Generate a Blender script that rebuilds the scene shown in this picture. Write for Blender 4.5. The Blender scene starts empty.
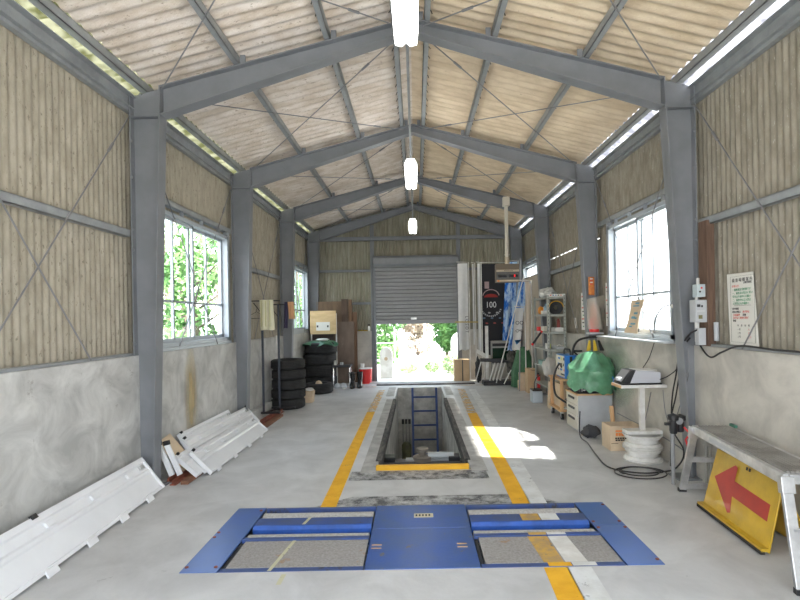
import bpy, math, random
from mathutils import Vector, Matrix, noise
random.seed(7)
V = Vector
SC = bpy.context.scene
COL = SC.collection
# ------------------------------------------------------------------ camera
ROLL = 0.018; VPX, VPY, FPX, CH = 416.0, 318.0, 500.0, 1.6
cam = bpy.data.cameras.new('camera'); camo = bpy.data.objects.new('camera', cam); COL.objects.link(camo)
CM = Matrix.Rotation(math.radians(90), 4, 'X') @ Matrix.Rotation(-ROLL, 4, 'Z')
camo.matrix_world = Matrix.Translation((0, 0, CH)) @ CM
cam.sensor_width = 36; cam.lens = 36 * FPX / 800
cam.shift_x = (400 - VPX) / 800; cam.shift_y = (VPY - 300) / 800
cam.clip_start = 0.05; cam.clip_end = 300
SC.camera = camo
C0 = V((0, 0, CH))
def ray(x, y): return (CM.to_3x3() @ V(((x - VPX) / FPX, -(y - VPY) / FPX, -1)))
def F(x, y, z=0.0):                      # a measured point of the photograph on a level plane of the room
    d = ray(x, y); return C0 + d * ((z - CH) / d.z)
def AY(x, y, Y):
    d = ray(x, y); return C0 + d * (Y / d.y)
def AX(x, y, X):
    d = ray(x, y); return C0 + d * (X / d.x)
# ------------------------------------------------------------------ materials
MATS = {}
def mat(name, c, rough=.6, metal=0., c2=None, scale=4., contrast=.5, bump=0., bscale=None, stretch=(1, 1, 1), c3=None, s3=9., t3=.62, alpha_wear=None, coat=0., emit=0., detail=6., spec=.5, dist=0.):
    if name in MATS: return MATS[name]
    m = bpy.data.materials.new(name); m.use_nodes = True; MATS[name] = m
    nt = m.node_tree; N = nt.nodes; L = nt.links
    b = N['Principled BSDF']
    def rgba(c): return (c[0], c[1], c[2], 1)
    b.inputs['Base Color'].default_value = rgba(c); b.inputs['Roughness'].default_value = rough
    b.inputs['Metallic'].default_value = metal; b.inputs['Coat Weight'].default_value = coat
    b.inputs['Specular IOR Level'].default_value = spec
    if emit:
        b.inputs['Emission Color'].default_value = rgba(c); b.inputs['Emission Strength'].default_value = emit
    tc = N.new('ShaderNodeTexCoord'); mp = N.new('ShaderNodeMapping'); mp.inputs['Scale'].default_value = stretch
    geo = N.new('ShaderNodeNewGeometry'); L.new(geo.outputs['Position'], mp.inputs['Vector'])
    if name.startswith('obj_'): L.new(tc.outputs['Object'], mp.inputs['Vector'])
    if c2:
        n = N.new('ShaderNodeTexNoise'); n.inputs['Scale'].default_value = scale; n.inputs['Detail'].default_value = detail
        n.inputs['Roughness'].default_value = .62; n.inputs['Distortion'].default_value = dist
        L.new(mp.outputs[0], n.inputs['Vector'])
        r = N.new('ShaderNodeValToRGB'); hw = .05 + .28 * (1 - contrast); r.color_ramp.elements[0].position = .5 - hw; r.color_ramp.elements[1].position = .5 + hw
        r.color_ramp.elements[0].color = rgba(c2); r.color_ramp.elements[1].color = rgba(c)
        L.new(n.outputs['Fac'], r.inputs[0]); out = r.outputs[0]
        if c3:
            n3 = N.new('ShaderNodeTexNoise'); n3.inputs['Scale'].default_value = s3; n3.inputs['Detail'].default_value = 8
            n3.inputs['Roughness'].default_value = .7; L.new(mp.outputs[0], n3.inputs['Vector'])
            r3 = N.new('ShaderNodeValToRGB'); r3.color_ramp.elements[0].position = t3; r3.color_ramp.elements[1].position = t3 + .06
            r3.color_ramp.elements[0].color = (0, 0, 0, 1); r3.color_ramp.elements[1].color = (1, 1, 1, 1)
            L.new(n3.outputs['Fac'], r3.inputs[0])
            mx = N.new('ShaderNodeMix'); mx.data_type = 'RGBA'; L.new(r3.outputs[0], mx.inputs[0]); L.new(out, mx.inputs[6]); mx.inputs[7].default_value = rgba(c3)
            out = mx.outputs[2]
        L.new(out, b.inputs['Base Color'])
    if bump:
        n = N.new('ShaderNodeTexNoise'); n.inputs['Scale'].default_value = bscale or scale * 4; n.inputs['Detail'].default_value = 5
        L.new(mp.outputs[0], n.inputs['Vector'])
        bp = N.new('ShaderNodeBump'); bp.inputs['Strength'].default_value = bump; bp.inputs['Distance'].default_value = .01
        L.new(n.outputs['Fac'], bp.inputs['Height']); L.new(bp.outputs[0], b.inputs['Normal'])
    if alpha_wear is not None:
        n = N.new('ShaderNodeTexNoise'); n.inputs['Scale'].default_value = 7; n.inputs['Detail'].default_value = 9; n.inputs['Roughness'].default_value = .75
        L.new(mp.outputs[0], n.inputs['Vector'])
        r = N.new('ShaderNodeValToRGB'); r.color_ramp.elements[0].position = alpha_wear; r.color_ramp.elements[1].position = alpha_wear + (.05 if 'stain' not in name else .3)
        L.new(n.outputs['Fac'], r.inputs[0]); L.new(r.outputs[0], b.inputs['Alpha'])
    return m
STEEL = mat('blue_grey_painted_steel', (.22, .23, .25), .5, 0, (.19, .2, .215), 3, .8, c3=(.16, .13, .11), s3=14, t3=.72)
STEEL2 = mat('pale_grey_painted_steel', (.33, .35, .36), .5, 0, (.26, .275, .285), 5, .8)
ROD = mat('bare_rod_steel', (.24, .24, .25), .5, .3)
SHEETL = mat('weathered_fibre_cement_sheet', (.48, .44, .355), .9, 0, (.34, .305, .235), 2.6, .6, .6, 60, (5, 5, 1.8), (.22, .195, .15), 9, .585, detail=10)
SHEETR = mat('mossy_fibre_cement_sheet', (.385, .35, .285), .9, 0, (.24, .215, .17), 2.8, .6, .6, 60, (5, 5, 1.6), (.56, .53, .46), 11, .615, detail=10)
SHEETE = mat('end_fibre_cement_sheet', (.36, .34, .27), .9, 0, (.235, .22, .165), 2.4, .7, .5, 60, (5, 5, .7), (.44, .43, .35), 7, .62)
ROOFL = mat('pale_roof_sheet', (.80, .73, .67), .9, 0, (.62, .53, .44), 3, .8, .6, 40, (1, 2.5, 1), (.42, .34, .27), 14, .585, detail=9)
ROOFR = mat('tan_roof_sheet', (.76, .64, .48), .9, 0, (.62, .50, .35), 3, .8, .6, 40, (1, 2.5, 1), (.44, .35, .24), 14, .625, detail=9)
CONCF = mat('floor_concrete', (.62, .62, .615), .5, 0, (.475, .475, .47), 2.2, .6, .15, 30, dist=.5, c3=(.36, .355, .345), s3=6.3, t3=.655, detail=9, spec=.4)
CONCW = mat('rendered_concrete_wall', (.64, .64, .615), .8, 0, (.40, .40, .385), 3.2, .65, .3, 14, dist=.7, c3=(.34, .33, .30), s3=5.6, t3=.63, detail=9)
CONCW2 = mat('stained_concrete_wall', (.59, .56, .50), .8, 0, (.42, .40, .36), 2.6, .7, .2, 12, dist=.6, c3=(.38, .35, .30), s3=2.6, t3=.68, detail=9)
CONCD = mat('rough_dark_concrete', (.33, .325, .31), .8, 0, (.2, .195, .185), 6, .8, .4, 20)
CONCP = mat('pit_concrete', (.62, .61, .57), .8, 0, (.4, .39, .36), 4, .8, .2, 20)
WHITE = mat('white_enamel', (.88, .89, .91), .28, 0, (.83, .84, .86), 2, .8, coat=.4)
WHITEW = mat('worn_white_paint', (.78, .77, .74), .5, 0, (.66, .64, .6), 5, .9)
BLACK = mat('black_rubber', (.018, .018, .019), .75, 0, (.03, .03, .03), 12, .8, .3, 60)
BLACKP = mat('black_plastic', (.02, .02, .022), .4)
BLUE = mat('worn_blue_steel', (.05, .12, .40), .3, .15, (.07, .13, .32), 4, .8, .1, 40, c3=(.17, .15, .14), s3=9, t3=.61, detail=9)
BLUES = mat('side_plate_sheen_blue', (.075, .155, .45), .28, .2, (.09, .16, .38), 3, .7, c3=(.2, .19, .2), s3=6, t3=.68)  # lighter copy of the tester blue; sheen on the side plates put into the colour
BLUED = mat('grimy_blue_steel', (.045, .09, .28), .5, .1, (.06, .09, .2), 5, .8, c3=(.06, .055, .05), s3=3, t3=.58)
GRIP = mat('gritty_roller_coating', (.40, .385, .365), .9, 0, (.27, .25, .235), 60, .5, .5, 200, c3=(.36, .22, .13), s3=4, t3=.62)
ROLLM = mat('roller_coating', (.55, .54, .52), .85, 0, (.38, .36, .33), 50, .6, .5, 150, c3=(.3, .24, .2), s3=5, t3=.62)
YEL = mat('yellow_line_paint', (.86, .47, .02), .6, 0, (.76, .38, .01), 6, .8, alpha_wear=.33)
YELF = mat('faded_yellow_line_paint', (.72, .45, .16), .6, 0, (.6, .4, .2), 6, .8, alpha_wear=.47)
YELG = mat('thin_worn_yellow_paint', (.60, .36, .07), .6, 0, (.42, .28, .12), 12, .8, alpha_wear=.36)
WHP = mat('white_line_paint', (.74, .75, .74), .6, 0, (.62, .62, .6), 6, .8, alpha_wear=.35)
TAPE = mat('pale_tape', (.56, .54, .36), .6, alpha_wear=.36)
YELS = mat('yellow_steel_bar', (.83, .45, .015), .5, 0, (.75, .37, .01), 5, .8, c3=(.06, .05, .04), s3=10, t3=.68)
DARK = mat('dark_void_paint', (.03, .03, .032), .8)
GREYM = mat('shutter_steel', (.30, .30, .31), .5, .1, (.27, .275, .28), 3, .8)
ALU = mat('mill_aluminium', (.66, .66, .66), .35, .75, (.5, .5, .5), 8, .8)
ALUP = mat('grey_aluminium_sash', (.42, .46, .50), .4, .35)
KRAFT = mat('kraft_cardboard', (.60, .43, .26), .85, 0, (.52, .37, .22), 4, .8)
KRAFT2 = mat('pale_kraft_cardboard', (.68, .54, .38), .85, 0, (.6, .47, .32), 4, .8)
PLY = mat('plywood', (.68, .50, .27), .6, 0, (.58, .41, .21), 3, .8, stretch=(1, 1, 5))
PLYD = mat('old_brown_board', (.19, .12, .065), .6, 0, (.13, .08, .045), 3, .8, stretch=(3, 3, .6), c3=(.26, .18, .11), s3=5, t3=.64)
WOOD = mat('raw_timber', (.68, .43, .22), .6, 0, (.56, .33, .16), 6, .8, stretch=(1, 1, .3))
WOODD = mat('dark_timber_post', (.18, .11, .075), .7, 0, (.11, .065, .045), 8, .8, stretch=(4, 4, .4))
RUST = mat('red_oxide_steel', (.33, .10, .06), .6, 0, (.22, .07, .045), 8, .8)
RED = mat('red_plastic', (.72, .03, .03), .4)
GREENT = mat('green_tarpaulin', (.11, .30, .17), .4, 0, (.08, .22, .12), 8, .8, .5, 18, c3=(.22, .38, .27), s3=6, t3=.6, coat=.15)
GREEND = mat('dark_green_cover', (.07, .20, .09), .6, 0, (.04, .13, .06), 8, .8, .4, 20)
CREAM = mat('cream_painted_metal', (.66, .62, .53), .5)
GREYB = mat('pale_grey_metal', (.50, .52, .54), .5, 0, (.45, .47, .49), 5, .8, c3=(.3, .28, .26), s3=18, t3=.7)
BLUEP = mat('bright_blue_metal', (.03, .20, .60), .4)
PAPER = mat('white_paper', (.80, .79, .75), .8)
OLIVE = mat('olive_painted_metal', (.12, .12, .05), .5, 0, (.07, .07, .035), 8, .8)
TUBE = mat('glowing_fluorescent_tube', (1, .99, .95), .5, emit=14)
GLOW = mat('lit_white_diffuser', (1, 1, .98), .5, emit=3.5)
INK = mat('black_ink', (.03, .03, .03), .7); INKR = mat('red_ink', (.65, .08, .06), .7); INKG = mat('green_ink', (.04, .28, .13), .7); INKO = mat('orange_ink', (.85, .25, .05), .7); INKB = mat('blue_ink', (.05, .2, .5), .7); INKW = mat('white_ink', (.7, .7, .7), .7)
SIGNY = mat('yellow_sign_enamel', (.66, .42, .03), .35, 0, (.55, .34, .025), 5, .8, coat=.4, c3=(.5, .36, .1), s3=9, t3=.68)
SIGNR = mat('red_sign_enamel', (.50, .045, .03), .3, 0, (.42, .04, .03), 6, .8, coat=.4)
LEAF = mat('green_leaves', (.22, .42, .13), .7, 0, (.07, .18, .05), 2, .8)
LEAF2 = mat('pale_green_leaves', (.42, .52, .28), .7, 0, (.18, .30, .12), 2, .8)
LEAF3 = mat('dry_pink_leaves', (.55, .44, .36), .8, 0, (.35, .3, .22), 2, .8)
BARK = mat('bark', (.2, .16, .12), .9, 0, (.13, .1, .08), 8, .8)
GROUND = mat('outside_gravel', (.60, .58, .53), .9, 0, (.50, .48, .43), 1.2, .8, .3, 30)
CLOTH_W = mat('white_banner_cloth', (.74, .74, .72), .8, 0, (.68, .68, .67), 6, .8)
CLOTH_K = mat('black_banner_cloth', (.018, .018, .022), .8)
CLOTH_B = mat('obj_blue_white_banner_cloth', (.45, .62, .80), .7, 0, (.0, .12, .50), 1.3, .95, stretch=(7, 7, 2.2), c3=(.65, .25, .08), s3=2.4, t3=.69, detail=3)
CHECK = mat('cream_cloth', (.70, .68, .50), .9)
NAVY = mat('navy_cloth', (.03, .025, .06), .9)
ORNG = mat('tan_orange_cloth', (.60, .33, .17), .9)
PLAST = mat('pale_translucent_plastic', (.60, .60, .57), .3)
def glassmat(name, tint, gl):
    m = bpy.data.materials.new(name); m.use_nodes = True; nt = m.node_tree; N = nt.nodes; L = nt.links
    N.remove(N['Principled BSDF'])
    t = N.new('ShaderNodeBsdfTransparent'); t.inputs[0].default_value = (*tint, 1)
    g = N.new('ShaderNodeBsdfGlossy'); g.inputs['Roughness'].default_value = .03
    mx = N.new('ShaderNodeMixShader'); mx.inputs[0].default_value = gl
    L.new(t.outputs[0], mx.inputs[1]); L.new(g.outputs[0], mx.inputs[2]); L.new(mx.outputs[0], N['Material Output'].inputs[0]); return m
GLASS = glassmat('clear_window_glass', (.95, .97, .96), .05)
def translmat(name, c, c2):
    m = bpy.data.materials.new(name); m.use_nodes = True; nt = m.node_tree; N = nt.nodes; L = nt.links
    N.remove(N['Principled BSDF'])
    geo = N.new('ShaderNodeNewGeometry')
    n = N.new('ShaderNodeTexNoise'); n.inputs['Scale'].default_value = 7; L.new(geo.outputs['Position'], n.inputs[0])
    r = N.new('ShaderNodeValToRGB'); r.color_ramp.elements[0].position = .4; r.color_ramp.elements[1].position = .6
    r.color_ramp.elements[0].color = (*c2, 1); r.color_ramp.elements[1].color = (*c, 1); L.new(n.outputs[0], r.inputs[0])
    t = N.new('ShaderNodeBsdfTranslucent'); d = N.new('ShaderNodeBsdfDiffuse'); L.new(r.outputs[0], t.inputs[0]); L.new(r.outputs[0], d.inputs[0])
    mx = N.new('ShaderNodeMixShader'); mx.inputs[0].default_value = .25
    L.new(t.outputs[0], mx.inputs[1]); L.new(d.outputs[0], mx.inputs[2]); L.new(mx.outputs[0], N['Material Output'].inputs[0]); return m
DAYL = translmat('lichen_stained_translucent_sheet', (.15, .145, .09), (.05, .05, .02))
DAYR = translmat('clear_translucent_sheet', (.26, .26, .265), (.10, .10, .11))
def baglike(name, c, a):
    m = bpy.data.materials.new(name); m.use_nodes = True; b = m.node_tree.nodes['Principled BSDF']
    b.inputs['Base Color'].default_value = (*c, 1); b.inputs['Alpha'].default_value = a; b.inputs['Roughness'].default_value = .2; return m
BAG = baglike('hazy_clear_plastic', (.48, .44, .36), .5)
# ------------------------------------------------------------------ mesh builder (world coordinates)
class MB:
    def __init__(s, M=None): s.v = []; s.f = []; s.mi = []; s.M = M or Matrix(); s.cur = 0
    def add(s, vs, fs):
        k = len(s.v); s.v += [s.M @ V(p) for p in vs]; s.f += [[i + k for i in f] for f in fs]; s.mi += [s.cur] * len(fs); return s
    def box(s, a, b):
        x0, y0, z0 = [min(a[i], b[i]) for i in range(3)]; x1, y1, z1 = [max(a[i], b[i]) for i in range(3)]
        return s.add([(x0, y0, z0), (x1, y0, z0), (x1, y1, z0), (x0, y1, z0), (x0, y0, z1), (x1, y0, z1), (x1, y1, z1), (x0, y1, z1)],
                     [(0, 3, 2, 1), (4, 5, 6, 7), (0, 1, 5, 4), (1, 2, 6, 5), (2, 3, 7, 6), (3, 0, 4, 7)])
    def cb(s, c, d): return s.box([c[i] - d[i] / 2 for i in range(3)], [c[i] + d[i] / 2 for i in range(3)])
    def bar(s, p, q, w, h=None, up=(0, 0, 1)):      # rectangular bar between two points
        h = h or w; p = V(p); q = V(q); d = (q - p).normalized(); up = V(up)
        if abs(d.dot(up)) > .98: up = V((0, 1, 0))
        a = d.cross(up).normalized() * w / 2; b = a.cross(d).normalized() * h / 2
        vs = [p - a - b, p + a - b, p + a + b, p - a + b, q - a - b, q + a - b, q + a + b, q - a + b]
        return s.add(vs, [(0, 3, 2, 1), (4, 5, 6, 7), (0, 1, 5, 4), (1, 2, 6, 5), (2, 3, 7, 6), (3, 0, 4, 7)][::1])
    def cyl(s, p, q, r, r2=None, n=16, cap=True):
        return s.tube([p, q], r, n, cap, r2)
    def tube(s, pts, r, n=8, cap=True, r2=None):
        pts = [V(p) for p in pts]; vs = []; fs = []; m = len(pts); pa = None
        for i, p in enumerate(pts):
            d = (pts[min(i + 1, m - 1)] - pts[max(i - 1, 0)]).normalized()
            if pa is None:
                u = V((0, 0, 1)) if abs(d.z) < .9 else V((1, 0, 0)); a = d.cross(u).normalized()
            else: a = (pa - d * pa.dot(d)).normalized()
            pa = a; b = d.cross(a); rr = r if r2 is None else r + (r2 - r) * i / (m - 1)
            for k in range(n):
                t = 2 * math.pi * k / n; vs.append(p + (a * math.cos(t) + b * math.sin(t)) * rr)
        for i in range(m - 1):
            for k in range(n): fs.append((i * n + k, i * n + (k + 1) % n, (i + 1) * n + (k + 1) % n, (i + 1) * n + k))
        if cap: fs += [tuple(range(n))[::-1], tuple((m - 1) * n + k for k in range(n))]
        return s.add(vs, fs)
    def lathe(s, c, prof, n=32, axis='Z'):
        vs = []; fs = []; m = len(prof)
        for (r, z) in prof:
            for k in range(n):
                t = 2 * math.pi * k / n
                p = (r * math.cos(t), r * math.sin(t), z)
                if axis == 'Y': p = (p[0], z, p[1])
                if axis == 'X': p = (z, p[0], p[1])
                vs.append(V(c) + V(p))
        for i in range(m - 1):
            for k in range(n): fs.append((i * n + k, i * n + (k + 1) % n, (i + 1) * n + (k + 1) % n, (i + 1) * n + k))
        if prof[0][0] > 1e-6 and prof[0] != prof[-1]: fs.append(tuple(range(n))[::-1])
        if prof[-1][0] > 1e-6 and prof[0] != prof[-1]: fs.append(tuple((m - 1) * n + k for k in range(n)))
        return s.add(vs, fs)
    def prism(s, poly, d):                # polygon of 3-D points extruded by vector d
        poly = [V(p) for p in poly]; n = len(poly); d = V(d)
        return s.add(poly + [p + d for p in poly], [tuple(range(n))[::-1], tuple(range(n, 2 * n))] + [(i, (i + 1) % n, n + (i + 1) % n, n + i) for i in range(n)])
    def grid(s, fn, nu, nv, th=None):     # sheet; th gives it a thickness along a direction
        def g(off):
            return [fn(i / nu, j / nv) + off for j in range(nv + 1) for i in range(nu + 1)]
        W = nu + 1
        q = [(j * W + i, j * W + i + 1, (j + 1) * W + i + 1, (j + 1) * W + i) for j in range(nv) for i in range(nu)]
        if th is None: return s.add(g(V((0, 0, 0))), q)
        t = V(th); vs = g(V((0, 0, 0))) + g(t); k = W * (nv + 1)
        fs = q + [tuple(a + k for a in f)[::-1] for f in q]
        for i in range(nu):
            fs.append((i + 1, i, i + k, i + 1 + k)); a = nv * W + i; fs.append((a, a + 1, a + 1 + k, a + k))
        for j in range(nv):
            a = j * W; fs.append((a, a + W, a + W + k, a + k)); a += nu; fs.append((a + W, a, a + k, a + W + k))
        return s.add(vs, fs)
WORLD = {}
def tag(o, label=None, cat=None, group=None, kind=None):
    if label: o['label'] = label
    if cat: o['category'] = cat
    if group: o['group'] = group
    if kind: o['kind'] = kind
    return o
def build(name, mb, m, parent=None, label=None, cat=None, group=None, kind=None, smooth=False, bevel=0, seg=2):
    xs = [p.x for p in mb.v]; ys = [p.y for p in mb.v]; zs = [p.z for p in mb.v]
    base = V(((min(xs) + max(xs)) / 2, (min(ys) + max(ys)) / 2, min(zs)))
    me = bpy.data.meshes.new(name); me.from_pydata([tuple(p - base) for p in mb.v], [], mb.f)
    for mm in (m if isinstance(m, (list, tuple)) else [m]): me.materials.append(mm)
    if any(mb.mi):
        for p, i in zip(me.polygons, mb.mi): p.material_index = i
    if smooth:
        me.polygons.foreach_set('use_smooth', [True] * len(me.polygons))
        me.set_sharp_from_angle(angle=math.radians(38))
    me.update()
    o = bpy.data.objects.new(name, me); COL.objects.link(o)
    o.location = base - (WORLD[parent.name] if parent else V((0, 0, 0))); WORLD[o.name] = base
    if parent: o.parent = parent
    if bevel:
        b = o.modifiers.new('bevel', 'BEVEL'); b.width = bevel; b.segments = seg; b.limit_method = 'ANGLE'; b.angle_limit = math.radians(40)
    return tag(o, label, cat, group, kind)
def thing(name, loc, label, cat, group=None, kind=None):
    o = bpy.data.objects.new(name, None); COL.objects.link(o); o.location = loc; o.empty_display_size = .1
    WORLD[o.name] = V(loc); return tag(o, label, cat, group, kind)
def copy_tree(o, delta, label=None, parent=None):
    c = o.copy(); COL.objects.link(c); c.parent = parent
    if parent is None: c.location = V(o.location) + V(delta)
    WORLD[c.name] = WORLD[o.name] + V(delta)
    if label: c['label'] = label
    for ch in list(o.children): copy_tree(ch, delta, None, c)
    return c
def box(name, a, b, m, parent=None, bevel=0, **k): return build(name, MB().box(a, b), m, parent, bevel=bevel, **k)
def struct(name, mb, m, **k): return build(name, mb, m, kind='structure', **k)
def text(name, s, size, m, M, parent, th=.0012, align='CENTER', sx=1.):
    cu = bpy.data.curves.new(name, 'FONT'); cu.body = s; cu.size = size; cu.extrude = th / 2; cu.align_x = align; cu.align_y = 'CENTER'; cu.resolution_u = 3
    t = bpy.data.objects.new('tmp', cu); COL.objects.link(t)
    dg = bpy.context.evaluated_depsgraph_get(); me = bpy.data.meshes.new_from_object(t.evaluated_get(dg)); bpy.data.objects.remove(t)
    mb = MB(M @ Matrix.Diagonal((sx, 1, 1, 1))); mb.add([v.co.copy() for v in me.vertices], [tuple(p.vertices) for p in me.polygons])
    return build(name, mb, m, parent)
def frameM(o, u, v):      # matrix with x=u, y=v, z=u×v at origin o
    u = V(u).normalized(); v = V(v); w = u.cross(v).normalized(); v = w.cross(u)
    return Matrix(((u.x, v.x, w.x, o[0]), (u.y, v.y, w.y, o[1]), (u.z, v.z, w.z, o[2]), (0, 0, 0, 1)))
# ================================================================== the building
FRY = [-0.40, 2.25, 4.87, 7.50, 10.15, 12.74]
def zr(x): return 4.49 - .252 * abs(x)
YA, YB = -1.0, 13.0
PITCH = .07
def sheet(mb, o, u, L, z0, z1fn, pitch=PITCH, amp=.007, nrm=(1, 0, 0), k=8):
    """corrugated sheet standing on z0, running L metres along u"""
    o = V(o); u = V(u); nrm = V(nrm); n = max(2, int(L / pitch * k)); vs = []; fs = []
    for i in range(n + 1):
        s = L * i / n; a = o.dot(u) + s; q = o + u * s + nrm * (amp * math.sin(2 * math.pi * a / pitch) + .004 * math.floor((a / .72) % 2))
        z1 = z1fn(q) if callable(z1fn) else z1fn
        vs += [(q.x, q.y, z0), (q.x, q.y, z1)]
        if i: fs.append((2 * i - 2, 2 * i, 2 * i + 1, 2 * i - 1))
    mb.add(vs, fs)
def wedge(side, name, win, m_sheet, m_conc, gaps):
    X = 2.80 * side; mb = MB()
    mb.cur = 0
    mb.box((2.70 * side, YA, 0), (2.86 * side, YB, 1.285))
    mb.cur = 1; ZT = 3.72
    y = YA
    cuts = []
    for (a, b) in win:
        cuts += [(y, a, 1.285, ZT), (a, b, 2.84, ZT)]; y = b
    cuts.append((y, YB, 1.285, ZT))
    for (a, b, z0, z1) in cuts:
        segs = [(a, b)]
        if gaps and z0 < 2.7:
            g0, g1 = max(a, 7.55), min(b, 10.45)
            if g1 - g0 > .3:
                if g0 > a: sheet(mb, (X, a, 0), (0, 1, 0), g0 - a, z0, z1)
                if g1 < b: sheet(mb, (X, g1, 0), (0, 1, 0), b - g1, z0, z1)
                sheet(mb, (X, g0, 0), (0, 1, 0), g1 - g0, z0, 2.752)
                # upper sheet laps over the lower one with a daylight gap, closed where the screws pull it tight
                n = int((g1 - g0) / .27)
                for i in range(n):
                    sheet(mb, (X, g0 + i * .27 + .18, 0), (0, 1, 0), .09, 2.752, 2.763)
                sheet(mb, (X, g0, 0), (0, 1, 0), g1 - g0, 2.763, z1)
                continue
        sheet(mb, (X, a, 0), (0, 1, 0), b - a, z0, z1)
    return struct(name, mb, [m_conc, m_sheet], smooth=True)
WINL = [(-.3, 1.9), (5.05, 7.22), (10.35, 12.5)]
WINR = [(-.3, 1.9), (5.25, 6.98), (10.35, 12.5)]
wedge(-1, 'wall_left', WINL, SHEETL, CONCW, False)
wedge(1, 'wall_right', WINR, SHEETR, CONCW2, True)
# end wall and door side wall
mb = MB(); mb.box((-2.7, YB - .1, 0), (-1.1, YB, 1.285)); mb.box((1.13, YB - .1, 0), (2.7, YB, 1.285)); mb.cur = 1
top = lambda q: zr(q.x) + .12
sheet(mb, (-2.8, YB - .02, 0), (1, 0, 0), 1.75, 1.285, top, nrm=(0, 1, 0)); sheet(mb, (1.08, YB - .02, 0), (1, 0, 0), 1.72, 1.285, top, nrm=(0, 1, 0))
sheet(mb, (-1.05, YB - .02, 0), (1, 0, 0), 2.13, 2.95, top, nrm=(0, 1, 0))
struct('wall_back', mb, [CONCD if False else CONCW2, SHEETE], smooth=True)
mb = MB(); mb.cur = 0
sheet(mb, (-2.8, YA + .02, 0), (1, 0, 0), .4, 0, top, nrm=(0, 1, 0)); sheet(mb, (2.4, YA + .02, 0), (1, 0, 0), .4, 0, top, nrm=(0, 1, 0))
sheet(mb, (-2.4, YA + .02, 0), (1, 0, 0), 4.8, 3.55, top, nrm=(0, 1, 0))
struct('wall_front', mb, [SHEETE], smooth=True)
# floor with the openings of the pit and the tester
TX0, TX1, TY0, TY1 = -1.54, 1.56, 3.185, 4.265
PX0, PX1, PY0, PY1 = -.45, .55, 5.26, 11.5
xs = [-2.9, TX0, PX0, PX1, TX1, 2.9]; ys = [-1.2, TY0, TY1, PY0, PY1, 13.1]
mb = MB()
for i in range(5):
    for j in range(5):
        if j == 1 and 1 <= i <= 3: continue
        if j == 3 and i == 2: continue
        mb.add([(xs[i], ys[j], 0), (xs[i + 1], ys[j], 0), (xs[i + 1], ys[j + 1], 0), (xs[i], ys[j + 1], 0)], [(0, 1, 2, 3)])
struct('floor', mb, CONCF)
mb = MB(); D = -1.62
mb.box((PX0 - .1, PY0, D), (PX0, PY1, -.001)); mb.box((PX1, PY0, D), (PX1 + .1, PY1, -.001)); mb.box((PX0 - .1, PY0 - .1, D), (PX1 + .1, PY0, -.001)); mb.box((PX0 - .1, PY1, D), (PX1 + .1, PY1 + .1, -.001)); mb.box((PX0 - .1, PY0 - .1, D - .1), (PX1 + .1, PY1 + .1, D))
struct('floor_pit', mb, CONCP)
mb = MB(); D = -.24
mb.box((TX0 - .05, TY0, D), (TX0, TY1, -.001)); mb.box((TX1, TY0, D), (TX1 + .05, TY1, -.001)); mb.box((TX0 - .05, TY0 - .05, D), (TX1 + .05, TY0, -.001)); mb.box((TX0 - .05, TY1, D), (TX1 + .05, TY1 + .05, -.001)); mb.box((TX0, TY0, D - .05), (TX1, TY1, D))
struct('floor_recess', mb, CONCD)
# worn rim bands beside the pit
mb = MB()
mb.box((PX0 - .16, 5.20, .0005), (PX0 - .0, 9.9, .003)); mb.box((PX1, 5.20, .0005), (PX1 + .17, 9.9, .003)); mb.box((PX0 - .2, 10.3, .0005), (PX0 - .04, 11.6, .003)); mb.box((PX1 + .05, 10.3, .0005), (PX1 + .2, 11.6, .003))
struct('trim_1', mb, mat('worn_rim_concrete', (.47, .46, .44), .8, 0, (.33, .32, .3), 6, .7, .4, 20))
mb = MB(); mb.box((PX0 - .03, 5.6, -.10), (PX0 + .035, 9.9, .012)); struct('trim_2', mb, mat('oily_rim_timber', (.12, .11, .10), .8, 0, (.04, .04, .04), 9, .8, .4, 20, (3, .5, 3)))
mb = MB(); mb.box((PX1 - .035, 5.6, -.10), (PX1 + .03, 9.9, .012)); struct('trim_3', mb, MATS['oily_rim_timber'])
build('pit_edge_bar', MB().box((PX0 + .0, PY0 - .005, .001), (PX1 - .02, PY0 + .05, .05)), YELS, label='yellow painted steel bar across the near end of the inspection pit', cat='edge bar', bevel=.004)
# painted lines
def line(name, pts, w, m, z=.0015, lab=None):
    mb = MB(); vs = []
    for p in pts: vs += [(p[0] - w / 2, p[1], z), (p[0] + w / 2, p[1], z)]
    mb.add(vs, [(2 * i, 2 * i + 1, 2 * i + 3, 2 * i + 2) for i in range(len(pts) - 1)])
    return build(name, mb, m, kind='structure', label=lab)
def fl(x, y, z=0): p = F(x, y, z); return (p.x, p.y)
line('trim_4', [fl(328, 507.5), fl(353.5, 450), fl(371, 412)], .135, YEL, lab='left yellow lane line on floor')
line('trim_5', [fl(371, 412), fl(382, 390)], .14, YELF)
line('trim_6', [fl(522, 504.5), fl(499, 460), fl(478, 425), fl(472, 413)], .155, YEL, lab='right yellow lane line on floor')
line('trim_7', [fl(472, 413), fl(461, 389)], .155, YELF)
line('trim_8', [fl(576, 610), fl(556, 567.5)], .155, YEL)
line('trim_9', [fl(539, 504.5), fl(514, 460), fl(487, 413), fl(472, 389)], .15, WHP, lab='white lane line beside right yellow line')
line('trim_10', [fl(604, 610), fl(579, 567)], .155, WHP)
line('trim_11', [fl(278, 585), fl(284, 574.5)], .03, TAPE)
line('trim_12', [(-2.2, 12.25), (-1.5, 12.25)], .05, YELF)
mb = MB(); a = F(380, 389); mb.box((-2.1, 11.72, .0006), (-.95, 11.78, .002)); mb.box((.9, 11.72, .0006), (2.1, 11.78, .002)); struct('trim_13', mb, YELF)
STAIN = mat('oil_stain', (.10, .10, .10), .6, 0, (.16, .16, .16), 5, .8, alpha_wear=.38)
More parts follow.
